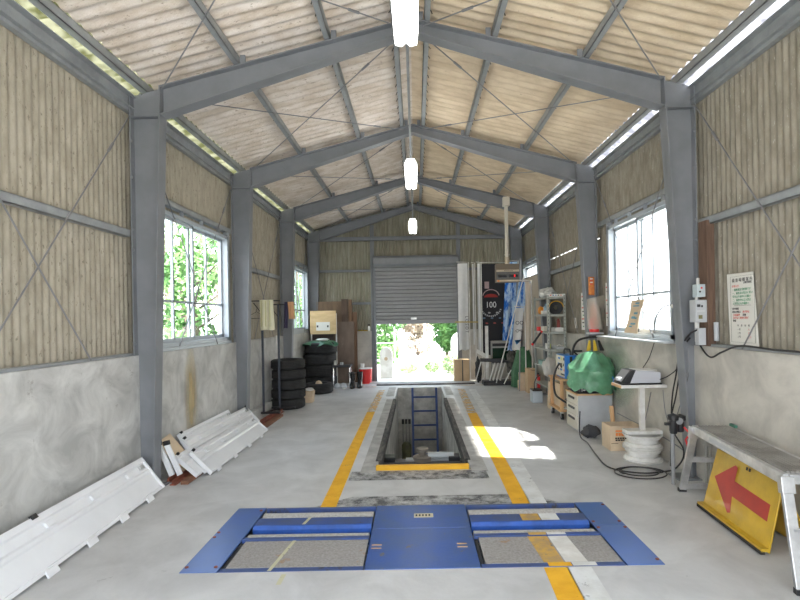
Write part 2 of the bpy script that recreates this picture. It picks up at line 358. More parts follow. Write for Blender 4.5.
mb = MB(); mb.add([(-.9, 4.27, .001), (1.2, 4.27, .001), (1.0, 4.50, .001), (-.6, 4.50, .001)], [(0, 1, 2, 3)]); struct('trim_14', mb, STAIN)
mb = MB(); mb.add([(-.7, 4.95, .001), (.7, 4.95, .001), (.7, 5.24, .001), (-.7, 5.24, .001)], [(0, 1, 2, 3)]); struct('trim_15', mb, STAIN)
# roof
def roof(side, m, mt):
    x0, x1, x2 = 0.0, 2.60, 3.10
    def zz(x): return zr(x) + .115
    P = .13; n = int((YB + .25 - YA + .2) / P * 8)
    for nm, a, b, mm in (('ceiling', x0, x1, m), ('ceiling_daylight_strip', x1, x2, mt)):
        mb = MB(); vs = []; fs = []
        for i in range(n + 1):
            y = YA - .2 + (YB + .45 - YA) * i / n; w = .013 * math.sin(2 * math.pi * y / P) + .006 * math.floor((y / .91) % 2)
            for x in (a, b): vs.append((side * x, y, zz(x) + w))
            if i: fs.append((2 * i - 2, 2 * i, 2 * i + 1, 2 * i - 1))
        mb.add(vs, fs)
        struct(nm, mb, mm, smooth=True, label=('%s translucent roof strip along the eave' % ('lichen yellow left' if side < 0 else 'clear bright right')) if nm != 'ceiling' else None)
roof(-1, ROOFL, DAYL); roof(1, ROOFR, DAYR)
# steel portal frames
def column(side, Y, par):
    X = 2.72; s = side; mb = MB(); t = .012
    o0, o1 = (X, 0), (X, zr(X)); i1 = (2.42, zr(2.42)); i0 = (2.55 if s < 0 else 2.63, 0)
    mb.prism([(s * o0[0], Y - .006, 0), (s * o1[0], Y - .006, o1[1]), (s * i1[0], Y - .006, i1[1]), (s * i0[0], Y - .006, 0)], (0, .012, 0))
    for (p, q) in (((X - t, 0), (X - t, zr(X))), ((i0[0], 0), (i1[0], i1[1]))):
        mb.prism([(s * p[0], Y - .07, p[1]), (s * q[0], Y - .07, q[1]), (s * (q[0] + t), Y - .07, q[1]), (s * (p[0] + t), Y - .07, p[1])], (0, .14, 0))
    mb.box((s * 2.43, Y - .07, zr(2.42) - .30), (s * 2.71, Y + .07, zr(2.42) - .288))
    b = mb
    for z in (1.4, 2.3, 2.5, 3.0, 3.35):
        b.cyl((s * 2.70, Y - .076, z), (s * 2.70, Y - .066, z), .012, n=8); 
    for x, dz in ((2.47, .06), (2.47, .24), (2.64, .06)): b.cyl((s * x, Y - .016, zr(2.42) - dz), (s * x, Y - .004, zr(2.42) - dz), .012, n=8)
    o = build('column', mb, STEEL, par)
    build('base_plate', MB().box((s * 2.48, Y - .11, 0), (s * 2.80, Y + .11, .015)), STEEL, o)
def rafter(side, Y, par):
    s = side; mb = MB(); t = .012; dep = lambda x: .125 + .155 * x / 2.42
    pts = [(s * 2.42, Y - .006, zr(2.42)), (0, Y - .006, zr(0)), (0, Y - .006, zr(0) - dep(0)), (s * 2.42, Y - .006, zr(2.42) - dep(2.42))]
    mb.prism(pts, (0, .012, 0))
    for f0, f1 in (((zr(2.42), zr(0)), -t), ((zr(2.42) - dep(2.42), zr(0) - dep(0)), t)):
        mb.prism([(s * 2.42, Y - .07, f0[0]), (0, Y - .07, f0[1]), (0, Y - .07, f0[1] + f1), (s * 2.42, Y - .07, f0[0] + f1)], (0, .14, 0))
    o = build('rafter', mb, STEEL, par)
    for x in (.07, .72, 1.60): build('purlin_cleat', MB().box((s * x, Y - .06, zr(x) + .001), (s * (x + .05), Y - .04, zr(x) + .075)), STEEL, o)
names = ['behind the camera at the doorway', 'beside the camera', 'nearest in view, crossing the top of the picture', 'second from the camera with the tall right window before it', 'third from the camera with the beige flue pipe before it', 'last, standing against the end wall']
for Y, nm in zip(FRY, names):
    t = thing('portal_frame', (0, Y, 0), 'grey steel portal frame, ' + nm, 'steel frame', 'grey steel portal frames')
    for s in (-1, 1): column(s, Y, t); rafter(s, Y, t)
# purlins, eave beams, girts
def zpos(k): return ['', 'ridge', 'upper', 'middle', 'eave'][k]
for s in (-1, 1):
    side = 'left' if s < 0 else 'right'
    for k, x in enumerate((.13, .78, 1.66, 2.575), 1):
        mb = MB(); z = zr(x); w = .055 if k < 4 else .07
        mb.box((s * x, YA, z + .003), (s * (x + .006), YB, z + .082)); mb.box((s * x, YA, z + .003), (s * (x + w), YB, z + .010)); mb.box((s * x, YA, z + .076), (s * (x + w), YB, z + .082))
        lab = dict(label='long thin grey %s purlin under the %s roof slope' % (zpos(k), side), cat='purlin', group='roof purlins')
        mb.cur = 1; b = mb; n = 46
        for i in range(n):
            yy = 3.0 + i * .215 + random.uniform(-.03, .03); b.tube([(s * (x + w + .004), yy, z + .06), (s * (x + w + .022), yy + .02, z + .035 + random.uniform(-.01, .01))], .006, 4)
        build('purlin', mb, [STEEL2, mat('rusty_bolt', (.08, .07, .06), .8)], **lab)
    mb = MB(); mb.box((s * 2.735, YA, 3.68), (s * 2.742, YB, 3.795)); mb.box((s * 2.675, YA, 3.788), (s * 2.742, YB, 3.795)) ; mb.box((s * 2.70, YA, 3.68), (s * 2.742, YB, 3.687)); mb.box((s * 2.735, YA, 3.645), (s * 2.785, YB, 3.678))
    build('eave_beam', mb, STEEL2, label='grey steel eave beam along the top of the %s wall' % side, cat='beam', group='eave beams')
    for (ya, yb, z, wh) in ((-.33, 2.18, 2.92, 'beside the camera'), (2.32, 4.80, 2.46, 'bay nearest the camera'), (4.94, 7.43, 2.93, 'tall window bay'), (7.57, 10.08, 2.46, 'windowless middle bay'), (10.22, 12.67, 2.93, 'far window bay')):
        mb = MB(); mb.box((s * 2.725, ya, z - .035), (s * 2.73, yb, z + .035)); mb.box((s * 2.725, ya, z + .03), (s * 2.785, yb, z + .035)); mb.box((s * 2.725, ya, z - .035), (s * 2.785, yb, z - .03))
        build('girt', mb, STEEL2, label='grey steel girt on the %s wall, %s' % (side, wh), cat='girt', group='side wall girts')
    mb = MB(); mb.box((s * 2.72, 2.32, 1.287), (s * 2.79, 4.8, 1.31)); build('sill_angle', mb, STEEL2, label='thin grey sill angle on the near concrete of the %s wall' % side, cat='sill angle')
# end wall steel
for x, w in ((-1.1, 'left'), (1.12, 'right')):
    mb = MB(); mb.box((x - .05, YB - .14, 0), (x + .05, YB - .10, zr(x) - .2)); mb.box((x - .005, YB - .2, 0), (x + .005, YB - .14, zr(x) - .2))
    build('door_post', mb, STEEL, label='slim grey steel post at the %s of the roller shutter' % w, cat='post')
for (a, b, z, h, l) in ((-2.68, 2.68, 3.66, .05, 'long grey beam across the end wall above the shutter'), (-2.6, -1.16, 2.84, .03, 'short grey girt on end wall left of the shutter'), (1.18, 2.6, 2.84, .03, 'short grey girt on end wall right of the shutter'), (-2.6, -1.16, 2.0, .03, 'lower grey girt on end wall above the brown boards')):
    mb = MB(); mb.box((a, YB - .16, z - h), (b, YB - .15, z + h)); mb.box((a, YB - .16, z + h - .006), (b, YB - .09, z + h)); mb.box((a, YB - .16, z - h), (b, YB - .09, z - h + .006))
    build('end_wall_beam', mb, STEEL, label=l, cat='beam')
# bracing rods
def rod(par, p, q, r=.006):
    o = build('rod', MB().cyl(p, q, r, n=8), ROD, par); p = V(p); q = V(q); d = (q - p).normalized(); m = p + d * .5
    build('turnbuckle', MB().cyl(m, m + d * .12, r * 2, n=8), ROD, o)
bays = [('nearest the camera', 2.25, 4.87), ('of the tall windows', 4.87, 7.5), ('in the windowless middle', 7.5, 10.15), ('by the end wall', 10.15, 12.74)]
for s in (-1, 1):
    side = 'left' if s < 0 else 'right'
    for nm, a, b in bays:
        t = thing('wall_brace', (s * 2.71, (a + b) / 2, 1.3), 'crossed thin steel rods on %s wall, bay %s' % (side, nm), 'brace', 'crossed wall bracing rods')
        rod(t, (s * 2.705, b - .06, 3.62), (s * 2.685, b - 1.85, 1.30)); rod(t, (s * 2.69, a + .06, 3.62), (s * 2.67, a + 1.85, 1.30))
        t = thing('roof_brace', (s * 1.3, (a + b) / 2, 3.8), 'crossed thin steel rods under %s roof slope, bay %s' % (side, nm), 'brace', 'crossed roof bracing rods')
        f = lambda x: zr(x) - .055
        rod(t, (s * .12, a + .1, f(.12)), (s * 2.38, b - .1, f(2.38))); rod(t, (s * .12, b - .1, f(.12) - .02), (s * 2.38, a + .1, f(2.38) - .02))
# windows
WN = 0
def window(side, y0, y1, z0=1.33, z1=2.82):
    global WN; WN += 1; s = side; X = 2.76
    mb = MB()
    for a, b in (((y0, z0), (y1, z0 + .045)), ((y0, z1 - .045), (y1, z1)), ((y0, z0), (y0 + .045, z1)), ((y1 - .045, z0), (y1, z1))): mb.box((s * (X - .07), a[0], a[1]), (s * (X + .07), b[0], b[1]))
    mb.box((s * 2.68, y0 - .03, z0 - .04), (s * 2.84, y1 + .03, z0 - .002))
    o = struct('window_%d' % WN, mb, ALUP if s < 0 else ALUP)
    ym = (y0 + y1) / 2; zt = z0 + .045 + (z1 - z0) * .30
    for k, (a, b) in enumerate(((y0 + .045, ym + .025), (ym - .025, y1 - .045))):
        sx = X - .025 + .05 * k; fr = MB()
        for p, q in (((a, z0 + .045), (b, z0 + .09)), ((a, z1 - .08), (b, z1 - .045)), ((a, z0 + .05), (a + .04, z1 - .05)), ((b - .04, z0 + .05), (b, z1 - .05)), (((a + b) / 2 - .012, z0 + .05), ((a + b) / 2 + .012, z1 - .05)), ((a, zt), (b, zt + .025))):
            fr.box((s * (sx - .014), p[0], p[1]), (s * (sx + .014), q[0], q[1]))
        sh = build('sash', fr, ALUP, o, kind='structure')
        build('pane', MB().add([(s * sx, a + .04, z0 + .09), (s * sx, b - .04, z0 + .09), (s * sx, b - .04, z1 - .08), (s * sx, a + .04, z1 - .08)], [(0, 1, 2, 3)]), GLASS, sh, kind='structure')
    return o
for a, b in WINL: window(-1, a, b)
for a, b in WINR: window(1, a, b)
# steel lining post left of / right of the near windows, brackets between girt and window head
for s in (-1, 1):
    w = WINL if s < 0 else WINR
    mb = MB()
    for a, b in w[1:]:
        mb.box((s * 2.70, a - .09, 1.29), (s * 2.78, a - .05, 2.89)); mb.box((s * 2.70, b + .03, 1.29), (s * 2.78, b + .07, 2.89))
        for k in range(4): mb.box((s * 2.71, a + (b - a) * (k + .5) / 4, 2.82), (s * 2.75, a + (b - a) * (k + .5) / 4 + .02, 2.9))
    build('window_stud', mb, STEEL2, kind='structure')
# roller shutter
mb = MB(); S0, S1 = -1.04, 1.07; YS = YB - .17
prof = []; z = 1.46
t = thing('door_1', (0, YS, 1.46), 'grey steel roller shutter half lowered over the end doorway', 'roller shutter', kind='structure')
mb = MB(); n = 15; hgt = (2.93 - 1.50) / n; pts = []
for i in range(n):
    z = 1.50 + i * hgt
    for dy, a in ((-.034, 0), (-.036, .1), (-.036, .58), (-.028, .66), (-.004, .74), (0, .80), (0, .96), (-.01, .98)): pts.append((YS + dy, z + hgt * a))
W = len(pts); mb.add([(S0, p[0], p[1]) for p in pts] + [(S1, p[0], p[1]) for p in pts], [(i, i + 1, W + i + 1, W + i) for i in range(W - 1)])
build('curtain', mb, GREYM, t, kind='structure')
build('bottom_rail', MB().box((S0, YS - .03, 1.455), (S1, YS + .01, 1.51)), GREYM, t, kind='structure', bevel=.006)
build('lock', MB().box((-.13, YS - .045, 1.56), (.02, YS - .03, 1.62)), ALU, t, kind='structure', bevel=.004)
mb = MB(); mb.prism([(S0 - .02, YS - .14, 2.93), (S0 - .02, YS - .20, 2.98), (S0 - .02, YS - .20, 3.13), (S0 - .02, YS - .14, 3.19), (S0 - .02, YS + .12, 3.19), (S0 - .02, YS + .12, 2.93)], (S1 - S0 + .04, 0, 0))
build('box_housing', mb, STEEL, t, kind='structure', bevel=.004)
for x in (S0 - .03, S1 - .02): build('guide_rail', MB().box((x, YS - .05, 0), (x + .05, YS + .03, 2.93)), STEEL, t, kind='structure')
# raised doorway threshold
struct('trim_16', MB().box((-2.6, 12.35, 0), (2.2, 12.38, .02)), CONCF)
build('threshold_plank', MB().box((-.97, 11.92, .001), (1.38, 12.03, .03)), mat('dark_weathered_plank', (.17, .155, .14), .8, 0, (.09, .08, .07), 5, .8), label='long dark plank lying across the floor beyond the pit', cat='plank', bevel=.003)
# ceiling lamps
rail = MB(); rail.tube([(-.035, -.6, 4.02), (-.035, 11.9, 4.02)], .014, 8)
for y in (1.2, 3.7, 4.3, 5.9, 6.4, 8.9, 9.9, 11.6): rail.cyl((-.035, y, 4.02), (-.035, y, 4.36 ), .006, n=6)
build('lighting_conduit', rail, STEEL2, label='thin grey conduit rail hung under the ridge carrying the lamps', cat='conduit')
def lamp(y0, y1, zc, lab):
    t = thing('fluorescent_lamp', (-.035, (y0 + y1) / 2, zc), lab, 'ceiling lamp', 'white fluorescent lamps under the ridge')
    x = -.035
    for yy in (y0, y1 - .02):
        mb = MB(); mb.prism([(x - .085, yy, zc + .05), (x - .05, yy, zc + .12), (x + .05, yy, zc + .12), (x + .085, yy, zc + .05), (x + .075, yy, zc - .035), (x + .03, yy, zc - .045), (x, yy, zc - .02), (x - .03, yy, zc - .045), (x - .075, yy, zc - .035)], (0, .02, 0))
        build('end_cap', mb, GLOW, t)
    mb = MB(); mb.prism([(x - .085, y0 + .02, zc + .05), (x - .05, y0 + .02, zc + .12), (x + .05, y0 + .02, zc + .12), (x + .085, y0 + .02, zc + .05), (x, y0 + .02, zc + .03)], (0, y1 - y0 - .04, 0)); build('reflector', mb, GLOW, t)
    for dx in (-.055, .055): build('tube', MB().cyl((x + dx, y0 + .02, zc - .01), (x + dx, y1 - .02, zc - .01), .019, n=12), TUBE, t, smooth=True)
    mb = MB()
    for yy in (y0 + .2, y1 - .2): mb.cyl((x, yy, zc + .12), (x, yy, 4.01), .008, n=6)
    build('hanger', mb, STEEL2, t)
lamp(2.30, 3.50, 3.545, 'white glowing fluorescent lamp under the ridge, largest and nearest of three')
lamp(6.65, 7.60, 3.60, 'white glowing fluorescent lamp under the ridge, middle of three')
lamp(10.3, 11.2, 3.53, 'white glowing fluorescent lamp under the ridge, smallest and farthest of three')
# ================================================================== outside
mb = MB(); G = -.03
for a, b in (((-60, -40), (60, -1.2)), ((-60, 13.1), (60, 80)), ((-60, -1.2), (-2.9, 13.1)), ((2.9, -1.2), (60, 13.1))):
    mb.add([(a[0], a[1], G), (b[0], a[1], G), (b[0], b[1], G), (a[0], b[1], G)], [(0, 1, 2, 3)])
struct('ground', mb, GROUND)
def leafcloud(mb, c, r, n, size, rnd):
    for _ in range(n):
        while True:
            p = V((rnd.uniform(-1, 1), rnd.uniform(-1, 1), rnd.uniform(-1, 1)))
            if p.length < 1: break
        if rnd.random() < .7 and p.length > 0: p = p.normalized() * rnd.uniform(.75, 1)
        p = V((c[0] + p.x * r[0], c[1] + p.y * r[1], c[2] + p.z * r[2]))
        a = V((rnd.uniform(-1, 1), rnd.uniform(-1, 1), rnd.uniform(-1, 1))).normalized(); b = a.orthogonal().normalized(); s = size * rnd.uniform(.6, 1.3)
        mb.add([p - a * s, p + b * s * .5, p + a * s, p - b * s * .5], [(0, 1, 2, 3)])
def tree(x, y, h, r, m, lab, seed, n=1500, size=.12, z0=.5):
    rnd = random.Random(seed); t = thing('tree', (x, y, G), lab, 'tree', 'trees outside the windows and doorway')
    tk = MB(); tk.tube([(x, y, G), (x + .1, y, h * .35), (x - .05, y + .1, h * .6), (x, y, h * .85)], .09 * h / 4, 8, True, .03)
    for k in range(6):
        a = rnd.uniform(0, 6.28); zz = h * rnd.uniform(.3, .7); tk.tube([(x, y, zz), (x + math.cos(a) * r * .7, y + math.sin(a) * r * .7, zz + .5 * r)], .03, 5, True, .01)
    build('trunk', tk, BARK, t, smooth=True)
    mb = MB()
    for k in range(9):
        a = rnd.uniform(0, 6.28); q = rnd.uniform(0, .65) * r
        leafcloud(mb, (x + math.cos(a) * q, y + math.sin(a) * q, rnd.uniform(z0, h - .3)), (r * .55, r * .55, h * .16), n // 9, size, rnd)
    build('crown', mb, m, t, kind='stuff')
k = 0
for i, (x, y, h, r, m) in enumerate([(-5.2, 6.2, 4.2, 1.1, LEAF), (-6.7, 8.2, 5.0, 1.2, LEAF2), (-4.9, 11.0, 3.6, 1.0, LEAF), (-7.6, 12.8, 5.5, 1.4, LEAF), (-7.5, 16, 5.0, 1.8, LEAF2), (-9.5, 10.0, 6, 1.9, LEAF), (-5.0, 15.6, 4, 1.1, LEAF3), (-10, 20, 6, 2.2, LEAF), (-8.5, 24, 5.5, 2, LEAF2), (-4.4, 18.6, 4.4, 1.0, LEAF), (-5.6, 22.5, 5, 1.4, LEAF2)]):
    tree(x, y, h, r, m, ['green leafy tree outside the left windows', 'pale green leafy tree outside the left windows', 'dry pinkish leafy tree outside the left windows'][[LEAF, LEAF2, LEAF3].index(m)] , 30 + i, 1300, .09, .3)
for i, (x, y, h, r, m, lab) in enumerate([(-1.25, 18.5, 3.4, 1.0, LEAF, 'green tree filling the left of the end doorway'), (1.2, 20, 3.4, .8, LEAF, 'green tree behind the white pole in end doorway'), (.05, 22, 3.3, 1.2, LEAF3, 'pale dry tree in the middle of end doorway'), (2.2, 19, 3.6, .9, LEAF, 'pale green tree at the right of end doorway')]):
    tree(x, y, h, r, m, lab, 60 + i, 3200, .10, .2)
def bush(x, y, r, h, m, lab, seed, n=500, size=.05):
    mb = MB(); leafcloud(mb, (x, y, h * .5), (r, r * .8, h * .5), n, size, random.Random(seed)); return build('bush', mb, m, label=lab, cat='bush', kind='thing')
bush(1.02, 14.2, .32, .55, LEAF2, 'bright yellow green bush outside, behind the cardboard box', 5)
bush(.45, 14.8, .22, .3, LEAF2, 'low green plants outside the doorway beside the bush', 6, 240)
bush(-.25, 14.8, .28, .26, LEAF2, 'low green plants outside in middle of the doorway', 8, 260)
# white stone post, pipe fence, pole, meter
mb = MB(); c = (-.84, 13.75); pr = [(c[0] - .17, c[1] - .1, G), (c[0] - .17, c[1] - .1, .62)] + [(c[0] - .17 * math.cos(a * math.pi / 8), c[1] - .1, .62 + .2 * math.sin(a * math.pi / 8)) for a in range(1, 8)] + [(c[0] + .17, c[1] - .1, .62), (c[0] + .17, c[1] - .1, G)]
o = build('stone_post', mb.prism(pr, (0, .2, 0)), WHITEW, label='white round topped stone post outside the doorway, left side', cat='post')
build('emblem', MB().lathe((c[0] - .0, c[1] - .105, .5), [(0.001, 0), (.05, 0), (.05, .01), (.001, .01)], 16, 'Y'), mat('tan_emblem', (.5, .38, .25), .6), o)
mb = MB(); c = (1.45, 16.5); pr = [(c[0] - .3, c[1], G), (c[0] - .3, c[1], .8)] + [(c[0] - .3 * math.cos(a * math.pi / 8), c[1], .8 + .3 * math.sin(a * math.pi / 8)) for a in range(1, 8)] + [(c[0] + .3, c[1], .8), (c[0] + .3, c[1], G)]
build('stone_post', mb.prism(pr, (0, .3, 0)), WHITEW, label='white round topped stone post outside the doorway, right side', cat='post')
t = thing('pipe_fence', (-.4, 16, G), 'white pipe fence with two rails outside the doorway', 'fence')
for z, h, m in ((.80, .03, WHITEW), (.24, .06, WHITEW)): build('rail', MB().box((-1.8, 16 - .02, z), (.28, 16.02, z + h)), m, t)
for x in (-1.5, -.7, .27): build('fence_post', MB().cyl((x, 16, G), (x, 16, 1.5 if x > 0 else 1.3), .04 if x > 0 else .022, n=10), WHITEW, t)
build('valve_body', MB().cb((-.2, 15.88, .80), (.2, .14, .16)), GREYM, t, bevel=.02); build('valve_wheel', MB().lathe((.02, 15.85, .82), [(.05, 0), (.08, 0), (.08, .03), (.05, .03), (.05, 0)], 16, 'Y'), GREYM, t)
# ================================================================== light
w = bpy.data.worlds.new('world'); SC.world = w; w.use_nodes = True
nt = w.node_tree; bg = nt.nodes['Background']
tc = nt.nodes.new('ShaderNodeTexCoord'); sp = nt.nodes.new('ShaderNodeSeparateXYZ'); nt.links.new(tc.outputs['Generated'], sp.inputs[0])
rp = nt.nodes.new('ShaderNodeValToRGB'); nt.links.new(sp.outputs['Z'], rp.inputs[0]); rp.color_ramp.elements[0].color = (.95, .97, 1, 1); rp.color_ramp.elements[1].color = (.70, .83, 1, 1); rp.color_ramp.elements[1].position = .7
nt.links.new(rp.outputs[0], bg.inputs[0]); bg.inputs[1].default_value = 3.6
sl = bpy.data.lights.new('sun', 'SUN'); so = bpy.data.objects.new('sun', sl); COL.objects.link(so); sl.energy = 14; sl.angle = .03; sl.color = (1, .96, .9)
so.rotation_euler = V((-.76, .15, -1)).to_track_quat('-Z', 'Y').to_euler()
vs = SC.view_settings; vs.view_transform = 'Standard'; vs.look = 'None'; vs.gamma = 1; vs.use_curve_mapping = False; vs.exposure = 0.58
SC.cycles.max_bounces = 12; SC.cycles.diffuse_bounces = 6; SC.cycles.transparent_max_bounces = 12; SC.cycles.use_denoising = True
# ================================================================== brake tester let into the floor
t = thing('brake_tester', (0, (TY0 + TY1) / 2, 0), 'blue steel roller brake tester set flush into the floor', 'brake tester')
Z = .004
def plate(nm, x0, x1, y0, y1, m, z=Z, th=.012, skew=0, **k):
    return build(nm, MB().box((x0, y0, z - th), (x1, y1, z)), m, t, bevel=.002, **k)
def screw(par, pts, m=None):
    for (x, y) in pts: build('screw', MB().cyl((x, y, Z), (x, y, Z + .005), .012, n=10), m or RUST, par)
cp = plate('centre_cover', -.36, .385, TY0, 3.80, BLUE); cp2 = plate('centre_cover', -.36, .385, 3.804, TY1, BLUE)
build('rating_plate', MB().box((-.045, 4.0, Z), (.11, 4.075, Z + .003)), mat('brass_plate', (.62, .56, .40), .4, .3), cp2)
for i in range(5): build('rating_mark', MB().box((-.032 + i * .026, 4.02, Z + .003), (-.018 + i * .026, 4.055, Z + .0038)), INK, cp2)
for yy in (3.47, 3.52):
    build('tape_strip', MB().box((-.34, yy, Z), (-.27, yy + .012, Z + .002)), WOOD, cp); build('tape_strip', MB().box((.26, yy, Z), (.33, yy + .012, Z + .002)), WOOD, cp)
sl1 = plate('side_cover', TX0, -1.30, TY0, TY1, BLUES); sr1 = plate('side_cover', 1.32, TX1, TY0, 3.80, BLUES); sr2 = plate('side_cover', 1.32, TX1, 3.804, TY1, BLUES)
screw(sl1, ((-1.52, 3.25), (-1.52, 3.70), (-1.52, 3.78), (-1.33, 3.25), (-1.33, 4.2))); screw(sr1, ((1.54, 3.25), (1.54, 3.75), (1.34, 3.75))); screw(sr2, ((1.54, 4.2), (1.54, 3.86), (1.34, 3.86)))
for (a, b, nm) in ((-1.30, -.36, 'l'), (.385, 1.32, 'r')):
    a2 = a + .008; b2 = b - .008
    plate('edge_beam', a2, b2, 4.235, TY1, BLUED, 0.002, .08)
    r = MB().cyl((a2 + .01, 4.13, -.088), (b2 - .01, 4.13, -.088), .09, n=40); build('roller', r, ROLLM, t, smooth=True)
    r = MB().cyl((a2 + .01, 3.735, -.078), (b2 - .01, 3.735, -.078), .075, n=40); build('roller', r, ROLLM, t, smooth=True)
    # lift beam between the rollers
    mb = MB(); mb.prism([(a2 + .005, 3.88, -.10), (a2 + .005, 3.88, .012), (a2 + .005, 4.02, .012), (a2 + .005, 4.02, -.10)], (b2 - a2 - .01, 0, 0))
    lb = build('lift_beam', mb, BLUED, t, bevel=.003)
    build('lift_face', MB().prism([(a2 + .005, 3.8795, .012), (a2 + .005, 3.865, .008), (a2 + .005, 3.85, -.012), (a2 + .005, 3.85, -.06), (a2 + .005, 3.8795, -.06)], (b2 - a2 - .01, 0, 0)), mat('bright_blue_steel', (.035, .12, .48), .4, 0, (.03, .09, .33), 6, .8), lb)
    plate('angle_bar', a2, b2, 3.625, 3.668, BLUED, .012, .05)
    plate('drive_on_plate', a2 + .03, b2 - .005, 3.235, 3.62, GRIP)
    plate('edge_beam', a2, b2, TY0, 3.232, BLUED, 0.003, .06)
    build('inner_rail', MB().box((a2, 3.235, -.08), (a2 + .025, 3.62, -.01)), DARK, t)
# paint running over the tester
def stripe(x0a, x1a, x0b, x1b, ya, yb, z, m, lab=None):
    mb = MB(); mb.add([(x0a, ya, z), (x1a, ya, z), (x1b, yb, z), (x0b, yb, z)], [(0, 1, 2, 3)]); return build('paint_stripe', mb, m, t)
YELW = YELG
stripe(.80, .93, .775, .915, 3.235, 3.62, Z + .0012, YELW); stripe(.94, 1.085, .925, 1.06, 3.235, 3.62, Z + .0012, WHITEW)
stripe(.82, .97, .82, .97, TY0, 3.235, .0045, YEL); stripe(.975, 1.13, .975, 1.13, TY0, 3.235, .0045, WHP)
stripe(.79, .92, .79, .92, 3.625, 3.668, .0135, YELW); stripe(.80, .945, .80, .945, 3.885, 4.015, .0135, YELW); stripe(.95, 1.09, .95, 1.09, 3.885, 4.015, .0135, WHP)
stripe(.925, 1.06, .925, 1.06, 3.625, 3.668, .0135, WHP)
stripe(-.98, -.955, -.92, -.895, TY0, 3.62, Z + .0012, TAPE); stripe(-.915, -.89, -.89, -.865, 3.885, 4.015, .0135, TAPE)
# ================================================================== pit contents
t = thing('pit_ladder', (.05, 11.1, -1.62), 'blue steel ladder at the far end of the inspection pit', 'ladder')
la = [V((x, 11.44, .0)) for x in (-.11, .43)]; lb_ = [V((x, 10.95, -1.6)) for x in (-.11, .43)]
BLUL = mat('dark_blue_ladder_paint', (.03, .07, .24), .5, 0, (.02, .05, .17), 6, .8)
for a, b in zip(la, lb_): build('rail', MB().bar(a, b, .05, .03), BLUL, t)
for z in (.20, .50, .80, 1.10, 1.40):
    k = z / 1.6; p = la[0].lerp(lb_[0], k); q = la[1].lerp(lb_[1], k); build('rung', MB().bar(p, q, .035, .035), BLUL, t)
p0 = V((-.25, 10.75, -1.62))
o = thing('bottle_jack', p0, 'olive green bottle jack standing in the pit left of the ladder', 'jack')
build('jack_body', MB().lathe(p0, [(.01, 0), (.13, 0), (.13, .04), (.105, .06), (.105, .50), (.06, .56), (.001, .57)], 24), OLIVE, o, smooth=True)
for dx in (-.07, .0, .07):
    r = build('jack_rod', MB().cyl(p0 + V((dx, 0, .5)), p0 + V((dx, 0, .95)), .016, n=10), mat('grimy_chrome', (.35, .35, .33), .35, .7), o); build('rod_cap', MB().cyl(p0 + V((dx, 0, .95)), p0 + V((dx, 0, 1.05)), .028, n=10), BLACKP, r)
o = thing('pit_jack', (.2, 6.2, -.3), 'grimy grey pit jack beam with round saddle just below the near pit edge', 'jack')
JZ = -.15
build('cross_beam', MB().box((PX0 + .005, 6.15, JZ - .1), (PX1 - .005, 6.30, JZ - .02)), mat('dark_grime_steel', (.10, .10, .10), .6, .3), o, bevel=.01)
build('cylinder', MB().cyl((.12, 6.22, JZ + .03), (.44, 6.22, JZ + .03), .05, n=20), mat('pale_grime_metal', (.42, .45, .46), .45, .2), o, smooth=True)
build('saddle', MB().lathe((.05, 6.22, JZ - .02), [(.001, 0), (.12, 0), (.12, .05), (.05, .07), (.05, .11), (.075, .12), (.075, .15), (.001, .15)], 20), mat('brown_grime_metal', (.22, .19, .16), .5, .3), o, smooth=True)
build('base_block', MB().box((-.16, 6.16, JZ - .02), (.46, 6.29, JZ + .0)), GREYM, o, bevel=.01)
for x in (-.36, .44): build('roller_shoe', MB().box((x - .07, 6.14, JZ - .02), (x + .07, 6.31, JZ + .04)), BLACKP, o, bevel=.01)
# ================================================================== white truck side gates
def gate(name, bA, bB, tA, tB, lab, L_embosses=4, caps=True, hinges=4, grp=None, thick=.03):
    """bA,bB bottom corners (near, far); tA,tB top corners"""
    bA, bB, tA, tB = V(bA), V(bB), V(tA), V(tB); u = (bB - bA); L = u.length; v = tA - bA; H = v.length; w = u.cross(v).normalized()
    if w.x < 0 or (abs(w.x) < .01 and w.z < 0): w = -w
    def P(a, b, c): return bA + u * a + v * b + w * c
    def pr(a0, a1, prof): # profile (b,c) along length
        return MB().prism([P(a0, b, c) for b, c in prof], u * (a1 - a0))
    o = thing(name, (bA + bB) / 2, lab, 'truck gate', grp)
    prof = [(0, -thick), (0, 0), (.07, .004), (.08, -.006), (.52, -.006), (.56, .004), (.62, .008), (.66, -.006), (.84, -.006), (.88, .010), (1, .010), (1, -thick)]
    build('gate_panel', pr(0, 1, prof), WHITE, o, bevel=.002)
    for a in (0, 1): build('end_frame', MB().prism([P(a - .004, b, c) for b, c in ((0, -thick), (0, .014), (1, .014), (1, -thick))], u * .008), WHITE, o)
    for k in range(L_embosses):
        a = (k + .6) / (L_embosses + .2); build('rope_hook', MB().prism([P(a - .022, .69, -.005), P(a + .022, .69, -.005), P(a + .022, .80, -.005), P(a - .022, .80, -.005)], w * .018), WHITE, o, bevel=.004)
    for k in range(hinges):
        a = (k + .35) / hinges; build('hinge', MB().prism([P(a - .028, -.10, -.006), P(a + .022, -.10, -.006), P(a + .028, .04, -.006), P(a - .022, .04, -.006)], w * .014), WHITE, o, bevel=.003)
    if caps:
        for a in caps: build('rubber_buffer', MB().prism([P(a - .009, .95, .0), P(a + .009, .95, .0), P(a + .009, 1.04, .0), P(a - .009, 1.04, .0)], w * .03), BLACK, o, bevel=.003)
    lt = P(.94, .72, -.004); build('latch', MB().prism([lt, lt + u.normalized() * .07, lt + u.normalized() * .07 + v.normalized() * .04, lt + v.normalized() * .04], w * .02), ALU, o, bevel=.003)
    return o
